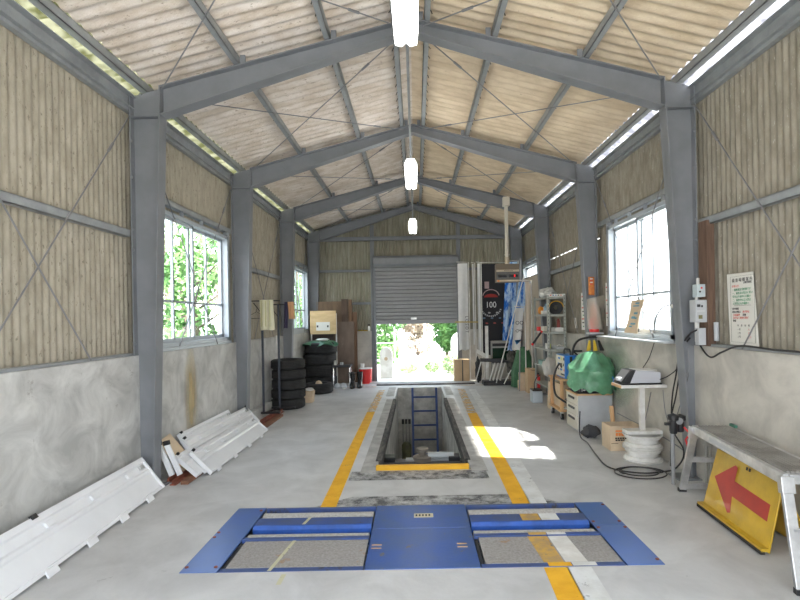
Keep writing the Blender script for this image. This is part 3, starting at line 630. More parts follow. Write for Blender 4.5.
gate('truck_side_gate', (-2.335, 2.62, .03), (-2.43, 4.76, .03), (-2.52, 2.56, .33), (-2.515, 4.66, .355), 'long white truck side gate leaning on the left wall nearest the camera', caps=(.34,), hinges=5)
gg = 'white truck gates piled by the left wall'
gate('truck_side_gate', (-2.15, 5.20, .03), (-2.15, 7.16, .03), (-2.42, 5.32, .215), (-2.42, 7.22, .215), 'white truck side gate in the pile by the left wall, frontmost on top', caps=(.02,), grp=gg)
gate('truck_side_gate', (-2.235, 5.06, .05), (-2.235, 6.85, .05), (-2.50, 5.14, .225), (-2.50, 6.95, .225), 'white truck gate in the pile, second and mostly covered', caps=(.02,), grp=gg, L_embosses=3)
gate('truck_side_gate', (-2.36, 5.40, .10), (-2.36, 7.45, .10), (-2.59, 5.48, .31), (-2.59, 7.5, .31), 'white truck gate in the pile, third with a capped silver end', caps=(.02, .985), grp=gg, L_embosses=3)
gate('truck_side_gate', (-2.50, 5.52, .12), (-2.50, 6.95, .12), (-2.66, 5.56, .36), (-2.66, 6.98, .36), 'shortest white truck gate at back of the pile against wall', caps=(.02,), grp=gg, L_embosses=3)
# red steel and brown timber under the pile
for x, y0, y1, m, n, l, h in ((-2.50, 4.98, 8.6, RUST, 'red_steel_bar', 'red oxide steel bar on floor under the truck gates, wall side', .05), (-2.415, 4.90, 8.75, RUST, 'red_steel_bar', 'red oxide steel bar on floor under the truck gates, middle', .05), (-2.31, 4.92, 8.35, mat('brown_timber', (.28, .13, .07), .7, 0, (.2, .09, .05), 5, .8), 'timber_batten', 'brown timber batten on floor under the truck gates, room side', .035)):
    mb = MB()
    if m is RUST: mb.prism([(x - .03, y0, .001), (x + .03, y0, .001), (x + .03, y0, .009), (x - .0, y0, .011), (x + .004, y0, h), (x - .004, y0, h), (x - .008, y0, .011), (x - .03, y0, .009)], (0.05, y1 - y0, 0))
    else: mb.prism([(x - .035, y0, .001), (x + .035, y0, .001), (x + .035, y0, h), (x - .035, y0, h)], (.03, y1 - y0, 0))
    build(n, mb, m, label=l, cat='steel bar' if m is RUST else 'batten')
build('cardboard_sheet', MB().prism([(-2.42, 5.14, .065), (-2.42, 5.42, .065), (-2.66, 5.36, .40), (-2.66, 5.10, .36)], (.0, .0, .012)), KRAFT2, label='creased cardboard sheet leaning beside the near end of the gate pile', cat='cardboard')
for i, (x, dy, l) in enumerate(((-2.50, .0, 'wall side'), (-2.43, .02, 'room side'))):
    o = build('white_strut', MB().bar((x + .02, 5.03 + dy, .06), (x - .12, 5.05 + dy, .36), .05, .03, up=(0, 1, 0)), WHITE, label='short white steel strut upright at the near end of gate pile, ' + l, cat='strut', group='short white steel struts', bevel=.003)
    build('rubber_cap', MB().bar((x - .118, 5.05 + dy, .357), (x - .128, 5.052 + dy, .40), .055, .04, up=(0, 1, 0)), BLACK, o)
# ================================================================== coat rack with cloths
t = thing('coat_rack', (-2.48, 8.55, 0), 'black steel clothes rack on two posts beside the tyre stack', 'clothes rack')
for i, (p, q, zt) in enumerate(((F(264, 417), None, 1.93), (F(280, 411.5), None, 1.88))):
    y = p.y; x = p.x
    build('foot', MB().box((x - .14, y - .03, .055), (x + .27, y + .03, .085)), BLACKP, t, bevel=.004)
    build('post', MB().box((x - .016, y - .016, .085), (x + .016, y + .016, zt)), mat('dark_blue_grey_steel', (.04, .05, .07), .5), t)
    build('top_rail', MB().cyl((x - .18, y, zt), (x + .30, y, zt), .011, n=8), BLACKP, t)
    build('rail_brace', MB().bar((x, y, zt - .22), (x - .14, y, zt - .03), .012), BLACKP, t)
pa = F(264, 417); pb = F(280, 411.5)
build('base_rail', MB().bar((pa.x, pa.y, .065), (pb.x, pb.y, .065), .03, .02), BLACKP, t)
def hanger(x, y, z, lab):
    mb = MB(); mb.tube([(x - .2, y, z - .02), (x, y, z + .09), (x + .2, y, z - .02), (x - .2, y, z - .02)], .005, 6)
    mb.tube([(x, y, z + .09), (x, y, z + .13), (x + .015, y, z + .155), (x + .03, y, z + .14)], .004, 6)
    return build('clothes_hanger', mb, BLACKP, label=lab, cat='hanger')
def cloth(nm, o, u, v, m, lab, cat, amp=.02, waves=3, nu=24, nv=12, th=.004, parent=None, taper=0., seed=1, **k):
    o, u, v = V(o), V(u), V(v); n = u.cross(v).normalized()
    def fn(a, b):
        s = 1 - taper * b; aa = .5 + (a - .5) * s
        return o + u * aa + v * (b * (1 + .008 * math.sin(a * 9 + seed))) + n * (amp * math.sin(a * waves * 6.283 + seed + b * .9) * (.35 + .65 * b) + amp * .4 * math.sin(b * 4 + a * 3 + seed))
    return build(nm, MB().grid(fn, nu, nv, n * th), m, parent, label=lab, cat=cat, smooth=True, **k)
hanger(-2.66 + .02, pa.y - .03, 1.66, 'black clothes hanger hanging low on the rack behind the cream cloth')
o = cloth('cloth', (pa.x - .03, pa.y - .045, 1.945), (.23, 0, 0), (.01, 0, -.5), CHECK, 'cream checked cloth draped over the top of the clothes rack', 'cloth', .018, 2)
for k in range(3):
    build('check_stripe', MB().box((pa.x + .0 + k * .07, pa.y - .069, 1.50), (pa.x + .015 + k * .07, pa.y - .068, 1.93)), mat('olive_check', (.55, .53, .28), .9), o)
q = AY(283, 302, pb.y)
cloth('scarf', (q.x + .03, pb.y - .03, q.z), (.07, 0, 0), (-.02, 0, -.46), NAVY, 'dark navy cloth hanging at the right end of the rack', 'cloth', .014, 1.2)
cloth('towel', (q.x + .09, pb.y - .05, q.z), (.11, 0, 0), (.02, 0, -.30), ORNG, 'tan orange cloth hanging in front of the navy cloth', 'cloth', .014, 1.2)
build('paper_tag', MB().box((pb.x - .04, pb.y - .03, 1.18), (pb.x - .02, pb.y - .025, 1.34)), WHITEW, label='small white tag hanging on the clothes rack post', cat='tag')
# ================================================================== tyres
def tyre(c, r, w, lab, grp, hub=True):
    c = V(c); t = thing('tyre', c, lab, 'tyre', grp); ri = r * .60; m = MB()
    e = .018
    prof = [(ri, .01), (r * .72, 0), (r * .9, .004), (r - e * .4, w * .12)]
    nseg = 5
    for k in range(nseg):
        z0 = w * (.14 + .72 * k / nseg); z1 = w * (.14 + .72 * (k + 1) / nseg)
        prof += [(r, z0 + .004), (r, z1 - .004), (r - .008, z1 - .002), (r - .008, z1)]
    prof += [(r - e * .4, w * .88), (r * .9, w - .004), (r * .72, w), (ri, w - .01), (ri - .01, w * .5), (ri, .01)]
    build('tread', m.lathe(c, prof, 56), BLACK, t, smooth=True)
    if hub:
        rim = build('rim', MB().lathe(c, [(ri - .005, .02), (ri - .03, .03), (ri - .04, w * .6), (ri * .5, w * .7), (.04, w * .66), (.001, w * .68)], 32), ALU, t, smooth=True)
    return t
ts = []; base = V((-2.392, 9.2, 0))
grp1 = 'small car tyres stacked by the clothes rack'
lab = ['lowest', 'second from bottom', 'middle', 'second from top', 'topmost']
t0 = tyre(base + V((.02, -.02, 0)), .305, .178, 'black car tyre in the five high stack by the clothes rack, lowest', grp1)
for k in range(1, 5): copy_tree(t0, (random.uniform(.0, .03), random.uniform(-.02, .02), .1785 * k), 'black car tyre in the five high stack by the clothes rack, ' + lab[k])
grp2 = 'large tyres stacked under the green sheet'
b2 = V((-2.31, 12.0, 0)); t0 = tyre(b2, .385, .265, 'large black truck tyre in stack under green sheet, lowest', grp2)
for k in range(1, 4): copy_tree(t0, (random.uniform(-.02, .02), random.uniform(-.02, .02), .2655 * k), 'large black truck tyre in stack under green sheet, ' + ['', 'second from bottom', 'third from bottom', 'topmost'][k])
tl = tyre((-2.16, 10.98, 0), .315, .22, 'single black tyre with silver rim lying on floor before large stack', None)
build('rag', MB().lathe((-2.16, 10.98, .20), [(.001, .07), (.05, .05), (.08, 0), (.001, 0)], 10), KRAFT2, label='crumpled tan rag on the rim of the single tyre', cat='rag', smooth=True)
# green sheet over the large stack
def drape(nm, c, rx, ry, top, drop, m, lab, cat, seed=2, th=.004, n=44, lift=.04, hexa=5, sag=.5, **kw):
    c = V(c)
    def fn(a, b):
        x, y = a * 2 - 1, b * 2 - 1; r = max(abs(x), abs(y)); an = math.atan2(y, x)
        q = V((x, y, 0)); nz = noise.noise(V((x * 1.7 + seed, y * 1.7, seed))) ; n2 = noise.noise(V((x * 5 + seed, y * 5, 1)))
        over = max(0, r - sag); edge = 1 + .12 * math.sin(an * hexa + seed)
        z = top - drop * (over / (1 - sag)) ** 1.25 * (1 + .35 * math.sin(an * hexa + seed * 2)) + lift * nz + lift * .4 * n2
        spread = 1 - .25 * over
        return V((c.x + x * rx * edge * spread, c.y + y * ry * edge * spread, z))
    return build(nm, MB().grid(fn, n, n, (0, 0, th)), m, label=lab, cat=cat, smooth=True, **kw)
drape('green_sheet', (-2.27, 11.97, 0), .40, .41, 1.085, .09, mat('dark_green_plastic_sheet', (.05, .16, .09), .45), 'dark green plastic sheet draped over the large tyre stack', 'sheet', 2, lift=.015, sag=.62)
mb = MB()
def crump(c, r, seed, n=10, fl=.6):
    m = MB(); c = V(c); prof = []
    def fn(a, b):
        th = a * 2 * math.pi; ph = (b - .5) * math.pi; d = V((math.cos(th) * math.cos(ph), math.sin(th) * math.cos(ph), math.sin(ph)))
        k = 1 + .28 * noise.noise(d * 2.2 + V((seed, 0, 0))) + .12 * noise.noise(d * 6 + V((seed, 0, 0)))
        return c + V((d.x * r[0], d.y * r[1], d.z * r[2])) * k
    return m.grid(fn, 2 * n, n)
build('crumpled_paper', crump((-2.24, 11.90, 1.125), (.15, .12, .03), 3, 12), PAPER, label='crumpled pale paper lying on the green sheet', cat='paper', smooth=True)
t = thing('floor_bag', (-2.13, 9.75, 0), 'small crumpled tan paper bag standing beside the car tyre stack', 'paper bag')
build('bag_body', MB().prism([(-2.22, 9.64, .001), (-2.03, 9.62, .001), (-2.02, 9.8, .001), (-2.2, 9.82, .001)], (.02, .01, .22)), KRAFT2, t, bevel=.01); build('bag_mouth', crump((-2.10, 9.73, .245), (.09, .08, .035), 5, 8), PAPER, t, smooth=True)
struct('trim_17', MB().box((-2.70, 7.62, 0), (-2.60, 8.95, .16)), CONCW, bevel=.01)
# ================================================================== back left corner
t = thing('notice_board', (-2.3, 12.41, 0), 'plywood board with a white paper on a thin white post', 'notice board')
build('board', MB().box((-2.63, 12.405, 1.24), (-1.985, 12.42, 1.82)), PLY, t, bevel=.003)
b_ = build('board_notice', MB().box((-2.48, 12.40, 1.33), (-2.14, 12.4045, 1.54)), PAPER, t)
for x in (-2.445, -2.19): build('notice_mark', MB().box((x - .02, 12.3975, 1.41), (x + .02, 12.3995, 1.46)), INK, b_)
build('notice_fold', MB().box((-2.312, 12.3975, 1.335), (-2.308, 12.3995, 1.535)), INKW, b_)
build('post', MB().box((-2.0, 12.421, .0), (-1.97, 12.44, 1.75)), WHITEW, t); build('post', MB().box((-2.62, 12.421, .0), (-2.59, 12.44, 1.75)), WHITEW, t)
build('base', MB().box((-2.63, 12.39, .0), (-1.96, 12.42, .03)), WHITEW, t)
def board(x0, x1, z1, yb, lean, m, lab, th=.02, z0=0.001):
    return build('wooden_board', MB().prism([(x0, yb - lean, z0), (x1, yb - lean, z0), (x1, yb, z1), (x0, yb, z1)], (0, -th, 0)), m, label=lab, cat='board', bevel=.002)
board(-2.52, -1.86, 2.06, 12.74, .12, PLYD, 'wide dark brown board leaning on end wall behind the notice board')
board(-1.885, -1.72, 2.11, 12.70, .10, mat('dark_brown_plank', (.10, .06, .035), .6, 0, (.07, .04, .025), 5, .8, stretch=(4, 4, .5)), 'tall narrow dark brown plank at the end wall', .03)
board(-1.71, -1.62, 2.10, 12.72, .10, mat('mid_brown_plank', (.2, .11, .06), .6, 0, (.15, .08, .04), 5, .8, stretch=(4, 4, .5)), 'tall narrow reddish brown plank at the end wall', .03)
board(-1.62, -1.50, 1.78, 12.74, .08, mat('mid_brown_plank', (.2, .11, .06)), 'short reddish brown plank right of the tall planks', .02)
board(-2.02, -1.56, 1.54, 12.60, .16, mat('stained_brown_board', (.17, .115, .08), .5, 0, (.12, .08, .055), 3, .8, stretch=(2, 2, .7), c3=(.24, .18, .13), s3=5, t3=.64), 'broad brown stained board leaning before the planks', .02)
board(-2.66, -2.08, 1.40, 12.62, .14, mat('very_dark_board', (.07, .045, .035), .6, 0, (.05, .03, .025), 4, .8), 'very dark board leaning low behind the notice board', .02)
t = thing('low_bench', (-1.72, 11.9, 0), 'small chrome legged bench with a black top beside rubber boots', 'bench')
build('seat', MB().box((-2.0, 11.75, .47), (-1.56, 12.1, .52)), BLACKP, t, bevel=.01)
CHR = mat('chrome', (.7, .7, .7), .2, .9)
for x in (-1.97, -1.59):
    build('leg', MB().tube([(x, 11.77, .0), (x, 11.77, .40), (x, 11.80, .46), (x, 12.05, .46), (x, 12.08, .40), (x, 12.08, 0)], .014, 8), CHR, t, smooth=True)
build('tin', MB().lathe((-1.78, 11.85, .521), [(.001, 0), (.04, 0), (.04, .06), (.001, .06)], 16), GREYB, label='small pale tin standing on the low bench', cat='tin'); build('jar', MB().lathe((-1.93, 11.85, .521), [(.001, 0), (.04, 0), (.04, .10), (.03, .11), (.001, .11)], 16), PLAST, label='small clear jar on the low bench, left end', cat='jar')
for i, (x, y) in enumerate(((-1.85, 11.62), (-1.72, 11.66))):
    build('shoe', MB().lathe((x, y, 0), [(.001, 0), (.07, 0), (.085, .03), (.06, .09), (.02, .12), (.001, .12)], 14), GREYB, label='dusty grey shoe on floor under the low bench, ' + ('left' if i == 0 else 'right'), cat='shoe', group='shoes by the low bench', smooth=True)
def boot(x, y, lab):
    t = thing('rubber_boot', (x, y, 0), lab, 'boot', 'pair of black rubber boots')
    n = 20; vs = []
    rings = [(.0, .06, .13, -.05), (.03, .065, .14, -.055), (.07, .06, .13, -.045), (.11, .055, .09, -.01), (.16, .055, .06, .01), (.28, .065, .065, .01), (.36, .068, .068, .01)]
    m = MB()
    for z, rx, ry, dy in rings:
        for k in range(n):
            a = 2 * math.pi * k / n; vs.append((x + rx * math.cos(a), y + dy + ry * math.sin(a), z + .001))
    fs = [(i * n + k, i * n + (k + 1) % n, (i + 1) * n + (k + 1) % n, (i + 1) * n + k) for i in range(len(rings) - 1) for k in range(n)] + [tuple(range(n))[::-1]]
    m.add(vs, fs); build('boot_shaft', m, mat('glossy_black_rubber', (.015, .015, .016), .25), t, smooth=True)
    build('boot_cuff', MB().lathe((x, y + .01, .345), [(.070, 0), (.073, 0), (.073, .02), (.070, .02), (.070, 0)], 20), BLACKP, t)
boot(-1.50, 11.62, 'black rubber boot on floor beside the bench, left of the pair'); boot(-1.335, 11.66, 'black rubber boot on floor beside the red bucket, right of the pair')
t = thing('red_bucket', (-1.28, 12.45, 0), 'red plastic bucket with dark writing and white rim by the doorway', 'bucket')
build('bucket_body', MB().lathe((-1.28, 12.45, .0), [(.001, .0), (.145, .0), (.165, .36), (.155, .36), (.14, .02), (.001, .02)], 28), RED, t, smooth=True)
build('lid', MB().lathe((-1.28, 12.45, .36), [(.001, 0), (.172, 0), (.172, .02), (.001, .02)], 28), WHITEW, t)
for k in range(5): build('writing_mark', MB().box((-1.36 + .005 * (k % 2), 12.287, .08 + k * .045), (-1.33, 12.296, .11 + k * .045)), INK, t)
build('cup', MB().lathe((-1.36, 12.45, .381), [(.001, 0), (.05, 0), (.055, .11), (.05, .11), (.045, .01), (.001, .01)], 20), WHITEW, label='white cup standing on the lid of the red bucket', cat='cup', smooth=True)
q = AY(372, 326, 12.9)
t = thing('spray_bottle', (-1.22, 12.94, 1.286), 'small white bottle with black cap on the concrete ledge', 'bottle')
build('bottle_body', MB().lathe((-1.22, 12.94, 1.286), [(.001, 0), (.03, 0), (.03, .10), (.012, .13), (.001, .13)], 14), PAPER, t, smooth=True); build('bottle_cap', MB().lathe((-1.22, 12.94, 1.415), [(.001, 0), (.018, 0), (.018, .05), (.001, .05)], 12), BLACKP, t)
build('yellow_cloth', MB().grid(lambda a, b: V((-1.50 + a * .24, 12.90 + b * .06, 1.295 + .012 * math.sin(a * 20) + .01 * math.sin(b * 9 + a * 5))), 20, 6, (0, 0, .004)), mat('yellow_cloth', (.75, .55, .05), .8), label='folded yellow cloth on the concrete ledge by the doorway', cat='cloth', smooth=True)
# ================================================================== right side, near: aluminium work platform
t = thing('work_platform', (2.38, 3.6, 0), 'aluminium work platform bench standing over the yellow arrow sign', 'work platform')
n0 = V((2.17, 2.98, .63)); f0 = V((2.37, 4.33, .63)); u = (f0 - n0); L = u.length; u = u / L; w = V((u.y, -u.x, 0))   # w points to the wall
ZT = .63; Wd = .31
def P(a, b, z): return n0 + u * a + w * b + V((0, 0, z - .63))
for b in (0, Wd - .035): build('side_rail', MB().prism([P(0, b, ZT - .07), P(0, b + .035, ZT - .07), P(0, b + .035, ZT), P(0, b, ZT)], u * L), ALU, t, bevel=.004)
for a in (0, L - .035): build('end_rail', MB().prism([P(a, .036, ZT - .06), P(a + .035, .036, ZT - .06), P(a + .035, .036, ZT - .002), P(a, .036, ZT - .002)], w * (Wd - .072)), ALU, t, bevel=.003)
mb = MB()
ns = 9
for i in range(ns):
    b0 = .037 + (Wd - .074) * i / ns; b1 = b0 + (Wd - .074) / ns - .006
    mb.prism([P(.036, b0, ZT - .02), P(.036, b0, ZT + .004), P(.036, b0 + .004, ZT + .008), P(.036, b1 - .004, ZT + .008), P(.036, b1, ZT + .004), P(.036, b1, ZT - .02)], u * (L - .072))
mb.prism([P(.036, .037, ZT - .024), P(.036, Wd - .037, ZT - .024), P(.036, Wd - .037, ZT - .012), P(.036, .037, ZT - .012)], u * (L - .072))
build('deck', mb, mat('dusty_ribbed_aluminium', (.42, .41, .39), .55, .5, (.3, .29, .27), 6, .8), t)
build('rail_label', MB().prism([P(L * .42, -.0015, ZT - .05), P(L * .74, -.0015, ZT - .05), P(L * .74, -.0015, ZT - .02), P(L * .42, -.0015, ZT - .02)], w * .001), GREYB, t)
for i, (a, s) in enumerate(((0, -1), (L, 1))):
    feet = []
    for b, sb in ((.02, -1), (Wd - .02, 1)):
        top = P(a - s * .02, b, ZT - .015); ft = P(a + s * .16, b + sb * (.05 if i else .02), .012)
        lg = build('leg', MB().bar(top, ft, .06, .03, up=u), ALU, t, bevel=.004); feet.append((top, ft))
        build('rubber_foot', MB().bar(ft + V((0, 0, .02)), ft - V((0, 0, .011)), .064, .036, up=u), BLACKP, lg)
        lb = top.lerp(ft, .05); build('hinge_bracket', MB().bar(lb + V((0, 0, .03)), top.lerp(ft, .16), .075, .05, up=u), ALU, t, bevel=.004)
    for k in (.50, .93):
        build('rung', MB().bar(feet[0][0].lerp(feet[0][1], k), feet[1][0].lerp(feet[1][1], k), .028, .045), ALU, t, bevel=.003)
build('green_clip', MB().prism([P(L - .14, Wd - .03, ZT + .009), P(L - .05, Wd - .03, ZT + .009), P(L - .05, Wd - .005, ZT + .009), P(L - .14, Wd - .005, ZT + .009)], V((0, 0, .02))), mat('dull_green', (.06, .2, .14), .5), t)
# yellow arrow sign
t = thing('arrow_sign', (2.45, 3.7, 0), 'yellow folding floor sign with a red arrow under the platform', 'sign')
bn = V((2.275, 3.27, .02)); bf = V((2.335, 4.12, .02)); tn = V((2.40, 3.30, .475)); tf = V((2.475, 4.14, .475))
for (A, B, Cc, Dd, flip) in ((bn, bf, tf, tn, 1), (bn + V((.29, -.02, 0)), bf + V((.27, -.02, 0)), tf + V((.012, 0, 0)), tn + V((.012, 0, 0)), -1)):
    uu = (B - A); vv = (Dd - A); nn = uu.cross(vv).normalized(); 
    if nn.x * flip > 0: nn = -nn
    pn = build('panel', MB().prism([A, B, Cc, Dd], -nn * .012), SIGNY, t, bevel=.002)
    bl = build('base_lip', MB().bar(A - nn * -.02 * 1 + V((0, 0, .012)), B + nn * .02 + V((0, 0, .012)), .05, .02, up=(0, 0, 1)), SIGNY, pn)
    build('rubber_edge', MB().bar(A + nn * .035 - V((0, 0, .008)), B + nn * .035 - V((0, 0, .008)), .03, .022), BLACK, pn)
    if flip > 0:
        ha, hv = uu, vv
        def Q(a, b): return A + ha * a + hv * b + nn * .0012
        # arrow pointing to the far end; a runs near -> far, b bottom -> top
        arrow = [(.08, .62), (.08, .38), (.58, .42), (.56, .17), (.60, .14), (.90, .56), (.62, .90), (.58, .88), (.585, .66)]
        build('arrow', MB().prism([Q(a_, b_) for a_, b_ in arrow], nn * .001), SIGNR, pn)
        for a_ in (.40, .44): build('slot', MB().prism([Q(a_, .91), Q(a_ + .025, .91), Q(a_ + .025, .96), Q(a_, .96)], nn * .001), INK, pn)
    
# ================================================================== right wall by the near column
wp = build('wooden_post', MB().box((2.70, 4.62, 1.29), (2.77, 4.76, 2.46)), WOODD, label='dark brown timber post on right wall beside the near column', cat='post', bevel=.004)
def yz(x, y, X=2.68): p = AX(x, y, X); return p.y, p.z
def boxpx(nm, xa, ya, xb, yb, X, th, m, parent=None, bevel=.004, **k):
    a = AX(xa, ya, X); b = AX(xb, yb, X); return build(nm, MB().box((X, a.y, a.z), (X + th, b.y, b.z)), m, parent, bevel=bevel, **k)
# switch boxes face the camera as well; real depth along the wall
def wbox(nm, cx, cy, w_, h_, Y, m, d=.07, dy=.09, **k):
    c = AY(cx, cy, Y); return build(nm, MB().box((c.x - w_ / 2, Y, c.z - h_ / 2), (c.x + w_ / 2, Y + dy, c.z + h_ / 2)), m, bevel=.006, **k)
s1 = wbox('switch_box', 702, 290.5, .085, .12, 4.66, mat('pale_blue_grey_plastic', (.52, .60, .62), .5), label='small pale blue grey switch box above the larger box', cat='switch box')
c = AY(702, 290, 4.66); build('push_button', MB().cyl((c.x - .005, 4.655, c.z + .02), (c.x - .005, 4.662, c.z + .02), .009, n=12), RED, s1); build('push_button', MB().cyl((c.x - .02, 4.655, c.z - .015), (c.x - .02, 4.662, c.z - .015), .009, n=12), INK, s1)
s2 = wbox('breaker_box', 702, 311, .115, .21, 4.64, GREYB, dy=.11, label='larger grey breaker box with labels on the timber post', cat='switch box')
c = AY(702, 311, 4.64)
for dx, dz, ww, hh, m in ((-.03, .05, .03, .025, INK), (0, .045, .015, .02, INK), (-.015, -.055, .035, .035, mat('olive_label', (.2, .18, .08), .6)), (-.01, .0, .07, .006, INKW), (-.01, .085, .07, .004, INKW)):
    build('box_mark', MB().box((c.x + dx - ww / 2, 4.637, c.z + dz - hh / 2), (c.x + dx + ww / 2, 4.6395, c.z + dz + hh / 2)), m, s2)
mb = MB()
c1 = AY(699, 300, 4.66); mb.cyl((c1.x, 4.70, 1.33), (c1.x, 4.70, 1.53), .02); mb.cyl((c1.x, 4.70, c1.z - .05), (c1.x, 4.70, c1.z + .03), .012); q = AY(699, 278, 4.68); mb.cyl((q.x, 4.70, q.z - .07), (q.x, 4.70, q.z + .0), .014)
build('conduit_pipe', mb, PLAST, label='short pale conduit pieces linking the two switch boxes', cat='conduit')
build('socket_box', MB().box((c1.x - .02, 4.64, 1.30), (c1.x + .05, 4.70, 1.46)), GREYB, label='narrow grey socket box under the breaker box', cat='socket box', bevel=.004)
q = AX(716, 332, 2.74); build('pipe_stub', MB().cyl((2.745, q.y, q.z - .08), (2.745, q.y, q.z + .09), .022, n=14), GREYB, label='short pale grey pipe stub on the wall beside notice', cat='pipe', smooth=True)
# white notice
t = thing('wall_notice', (2.77, 4.25, 1.33), 'tall white notice board with green and red writing on right wall', 'notice')
A0 = AX(731.5, 344.5, 2.775); A1 = AX(759.5, 346.5, 2.775); B0 = AX(728, 274.5, 2.775); B1 = AX(753.5, 271.5, 2.775)
build('notice_panel', MB().prism([A0, A1, B1, B0], (-.012, 0, 0)), mat('notice_board_white', (.72, .71, .66), .5), t, bevel=.002)
uu = (A1 - A0); vv = (B0 - A0); o0 = A0 + V((-.0135, 0, 0)); M0 = frameM(o0, uu, vv); Wn, Hn = uu.length, vv.length
def row(nm, s, a, b, size, m, sx=1): text(nm, s, size * (.8 if size < .035 else 1), m, M0 @ Matrix.Translation((a * Wn, b * Hn, 0)), t, .001, 'LEFT', sx)
row('heading', '検 査 場 御 案 内', .13, .895, .036, INK, 1.0)
row('subheading', '自動車検査', .55, .855, .026, INK)
row('red_line', 'お知らせ', .12, .815, .03, INKR)
for k, s in enumerate(('一般検査は予約制です', '一、検査員の指示に従い', '受付は午前中にお願い', '二、検査中は立入禁止', '工具等は元の場所へ')): row('green_line', s, .14, .765 - .048 * k, .03, INKG)
build('rule', MB(M0).box((.2 * Wn, .545 * Hn, 0), (.8 * Wn, .548 * Hn, .001)), INK, t)
row('black_line', '受付時間', .12, .50, .028, INK); row('black_line', '検査の際は', .12, .458, .028, INK); row('red_line', '必ず停止', .50, .458, .028, INKR); row('red_line', '火気厳禁', .15, .415, .028, INKR); row('black_line', '禁煙', .50, .415, .028, INK); row('red_line', '許可なく使用を禁ず', .15, .375, .028, INKR); row('black_line', '整備', .14, .335, .026, INK)
for k in range(3): row('table_line', ['一号', '二号', '三号'][k], .3, .215 - .05 * k, .026, INK); row('table_red', ['八', '五十', '三十'][k], .68, .215 - .05 * k, .026, INKR)
for k in range(4): row('table_head', '年月日時'[k], .3 + .13 * k, .27, .024, INK)
for e in ((.07, .04, .93, .042), (.07, .95, .93, .952), (.07, .04, .075, .95), (.925, .04, .93, .95)): build('border', MB(M0).box((e[0] * Wn, e[1] * Hn, 0), (e[2] * Wn, e[3] * Hn, .0008)), INK, t)
# cables
def cable(pts, r, lab, m=BLACKP, n=10, cat='cable'):
    P_ = [V(p) for p in pts]; out = []
    for i in range(len(P_) - 1):
        p0 = P_[max(i - 1, 0)]; p1 = P_[i]; p2 = P_[i + 1]; p3 = P_[min(i + 2, len(P_) - 1)]
        for k in range(n):
            s = k / n; out.append(.5 * ((2 * p1) + (p2 - p0) * s + (2 * p0 - 5 * p1 + 4 * p2 - p3) * s * s + (3 * p1 - p0 - 3 * p2 + p3) * s ** 3))
    out.append(P_[-1]); return build('cable', MB().tube(out, r, 6), m, label=lab, cat=cat, smooth=True)
def wx(x, y, X=2.66): return AX(x, y, X)
cable([wx(697, 330, 2.62), wx(690, 334, 2.6), wx(683, 345, 2.62), wx(681, 365, 2.64), wx(676, 395, 2.64), wx(671, 425, 2.63)] + [V((2.6, 4.9, .25)), V((2.58, 5.0, .06)), V((2.45, 5.02, .012)), V((2.2, 5.0, .012)), V((1.98, 5.2, .012)), V((2.02, 5.7, .012)), V((2.1, 6.2, .012)), V((2.12, 6.55, .03)), V((2.19, 6.75, .3))], .008, 'black power cable hanging from the socket box down to the floor')
cable([wx(697, 332, 2.64), wx(700, 345, 2.66), wx(710, 357, 2.66), wx(722, 352, 2.66), wx(740, 346, 2.66), wx(775, 350, 2.66), wx(812, 353, 2.66)], .008, 'black cable drooping along the wall below the white notice')
cable([wx(690, 338, 2.63), wx(680, 352, 2.64), wx(676, 375, 2.64), wx(672, 400, 2.64), wx(671, 440, 2.64), (2.62, 5.2, .012)], .008, 'second black cable hanging beside the near right column down to floor')
cable([wx(682, 340, 2.65), wx(679, 365, 2.655), wx(668, 376, 2.655), wx(655, 381, 2.6)], .006, 'black cable curving from near column to the grey device')
cable([wx(655, 340, 2.67), wx(649, 358, 2.67), wx(640, 372, 2.67)], .005, 'thin dark cable below the right window')
cable([wx(688, 350, 2.60), wx(689, 372, 2.60), wx(684, 392, 2.62), wx(674, 425, 2.62)], .004, 'thin grey wire down the front of near column', ROD)
cable([wx(663, 390, 2.66), wx(665, 410, 2.66), wx(671, 432, 2.65)], .004, 'thin wire hanging right of the white table', ROD)
cable([wx(651, 392, 2.66), wx(647, 412, 2.66), wx(643, 428, 2.66)], .005, 'thin dark wire slanting behind the white table post', ROD)
cable([wx(617, 413, 2.66), wx(640, 425, 2.66), wx(668, 440, 2.66), wx(690, 455, 2.66)], .006, 'dark cable slanting low across the wall behind the table', ROD)
mb = MB(); pc = V((2.22, 5.0, 0)); pts = []
for i in range(90):
    a = i / 90 * 2 * math.pi * 2.6; r = .17 + .035 * math.sin(a * .4); pts.append(pc + V((r * 1.25 * math.cos(a), r * math.sin(a), .012 + .006 * i / 30)))
build('cable_coil', mb.tube(pts, .007, 6), BLACKP, label='loose coil of black cable on the floor before the white rims', cat='cable', smooth=True)
mb = MB(); pc = AX(687, 375, 2.57)
for s in (-1, 1):
    pts = [pc + V((.0, s * (.0 + .075 * (1 - math.cos(a / 12 * 6.283)) ), .022 * math.sin(a / 12 * 6.283))) + V((s * .04 * (1 - math.cos(a / 12 * 6.283)), 0, 0)) for a in range(13)]
    mb.tube(pts, .004, 5)
build('wire_bow', mb, ROD, label='loop of thin wire tied round the near right column', cat='wire')
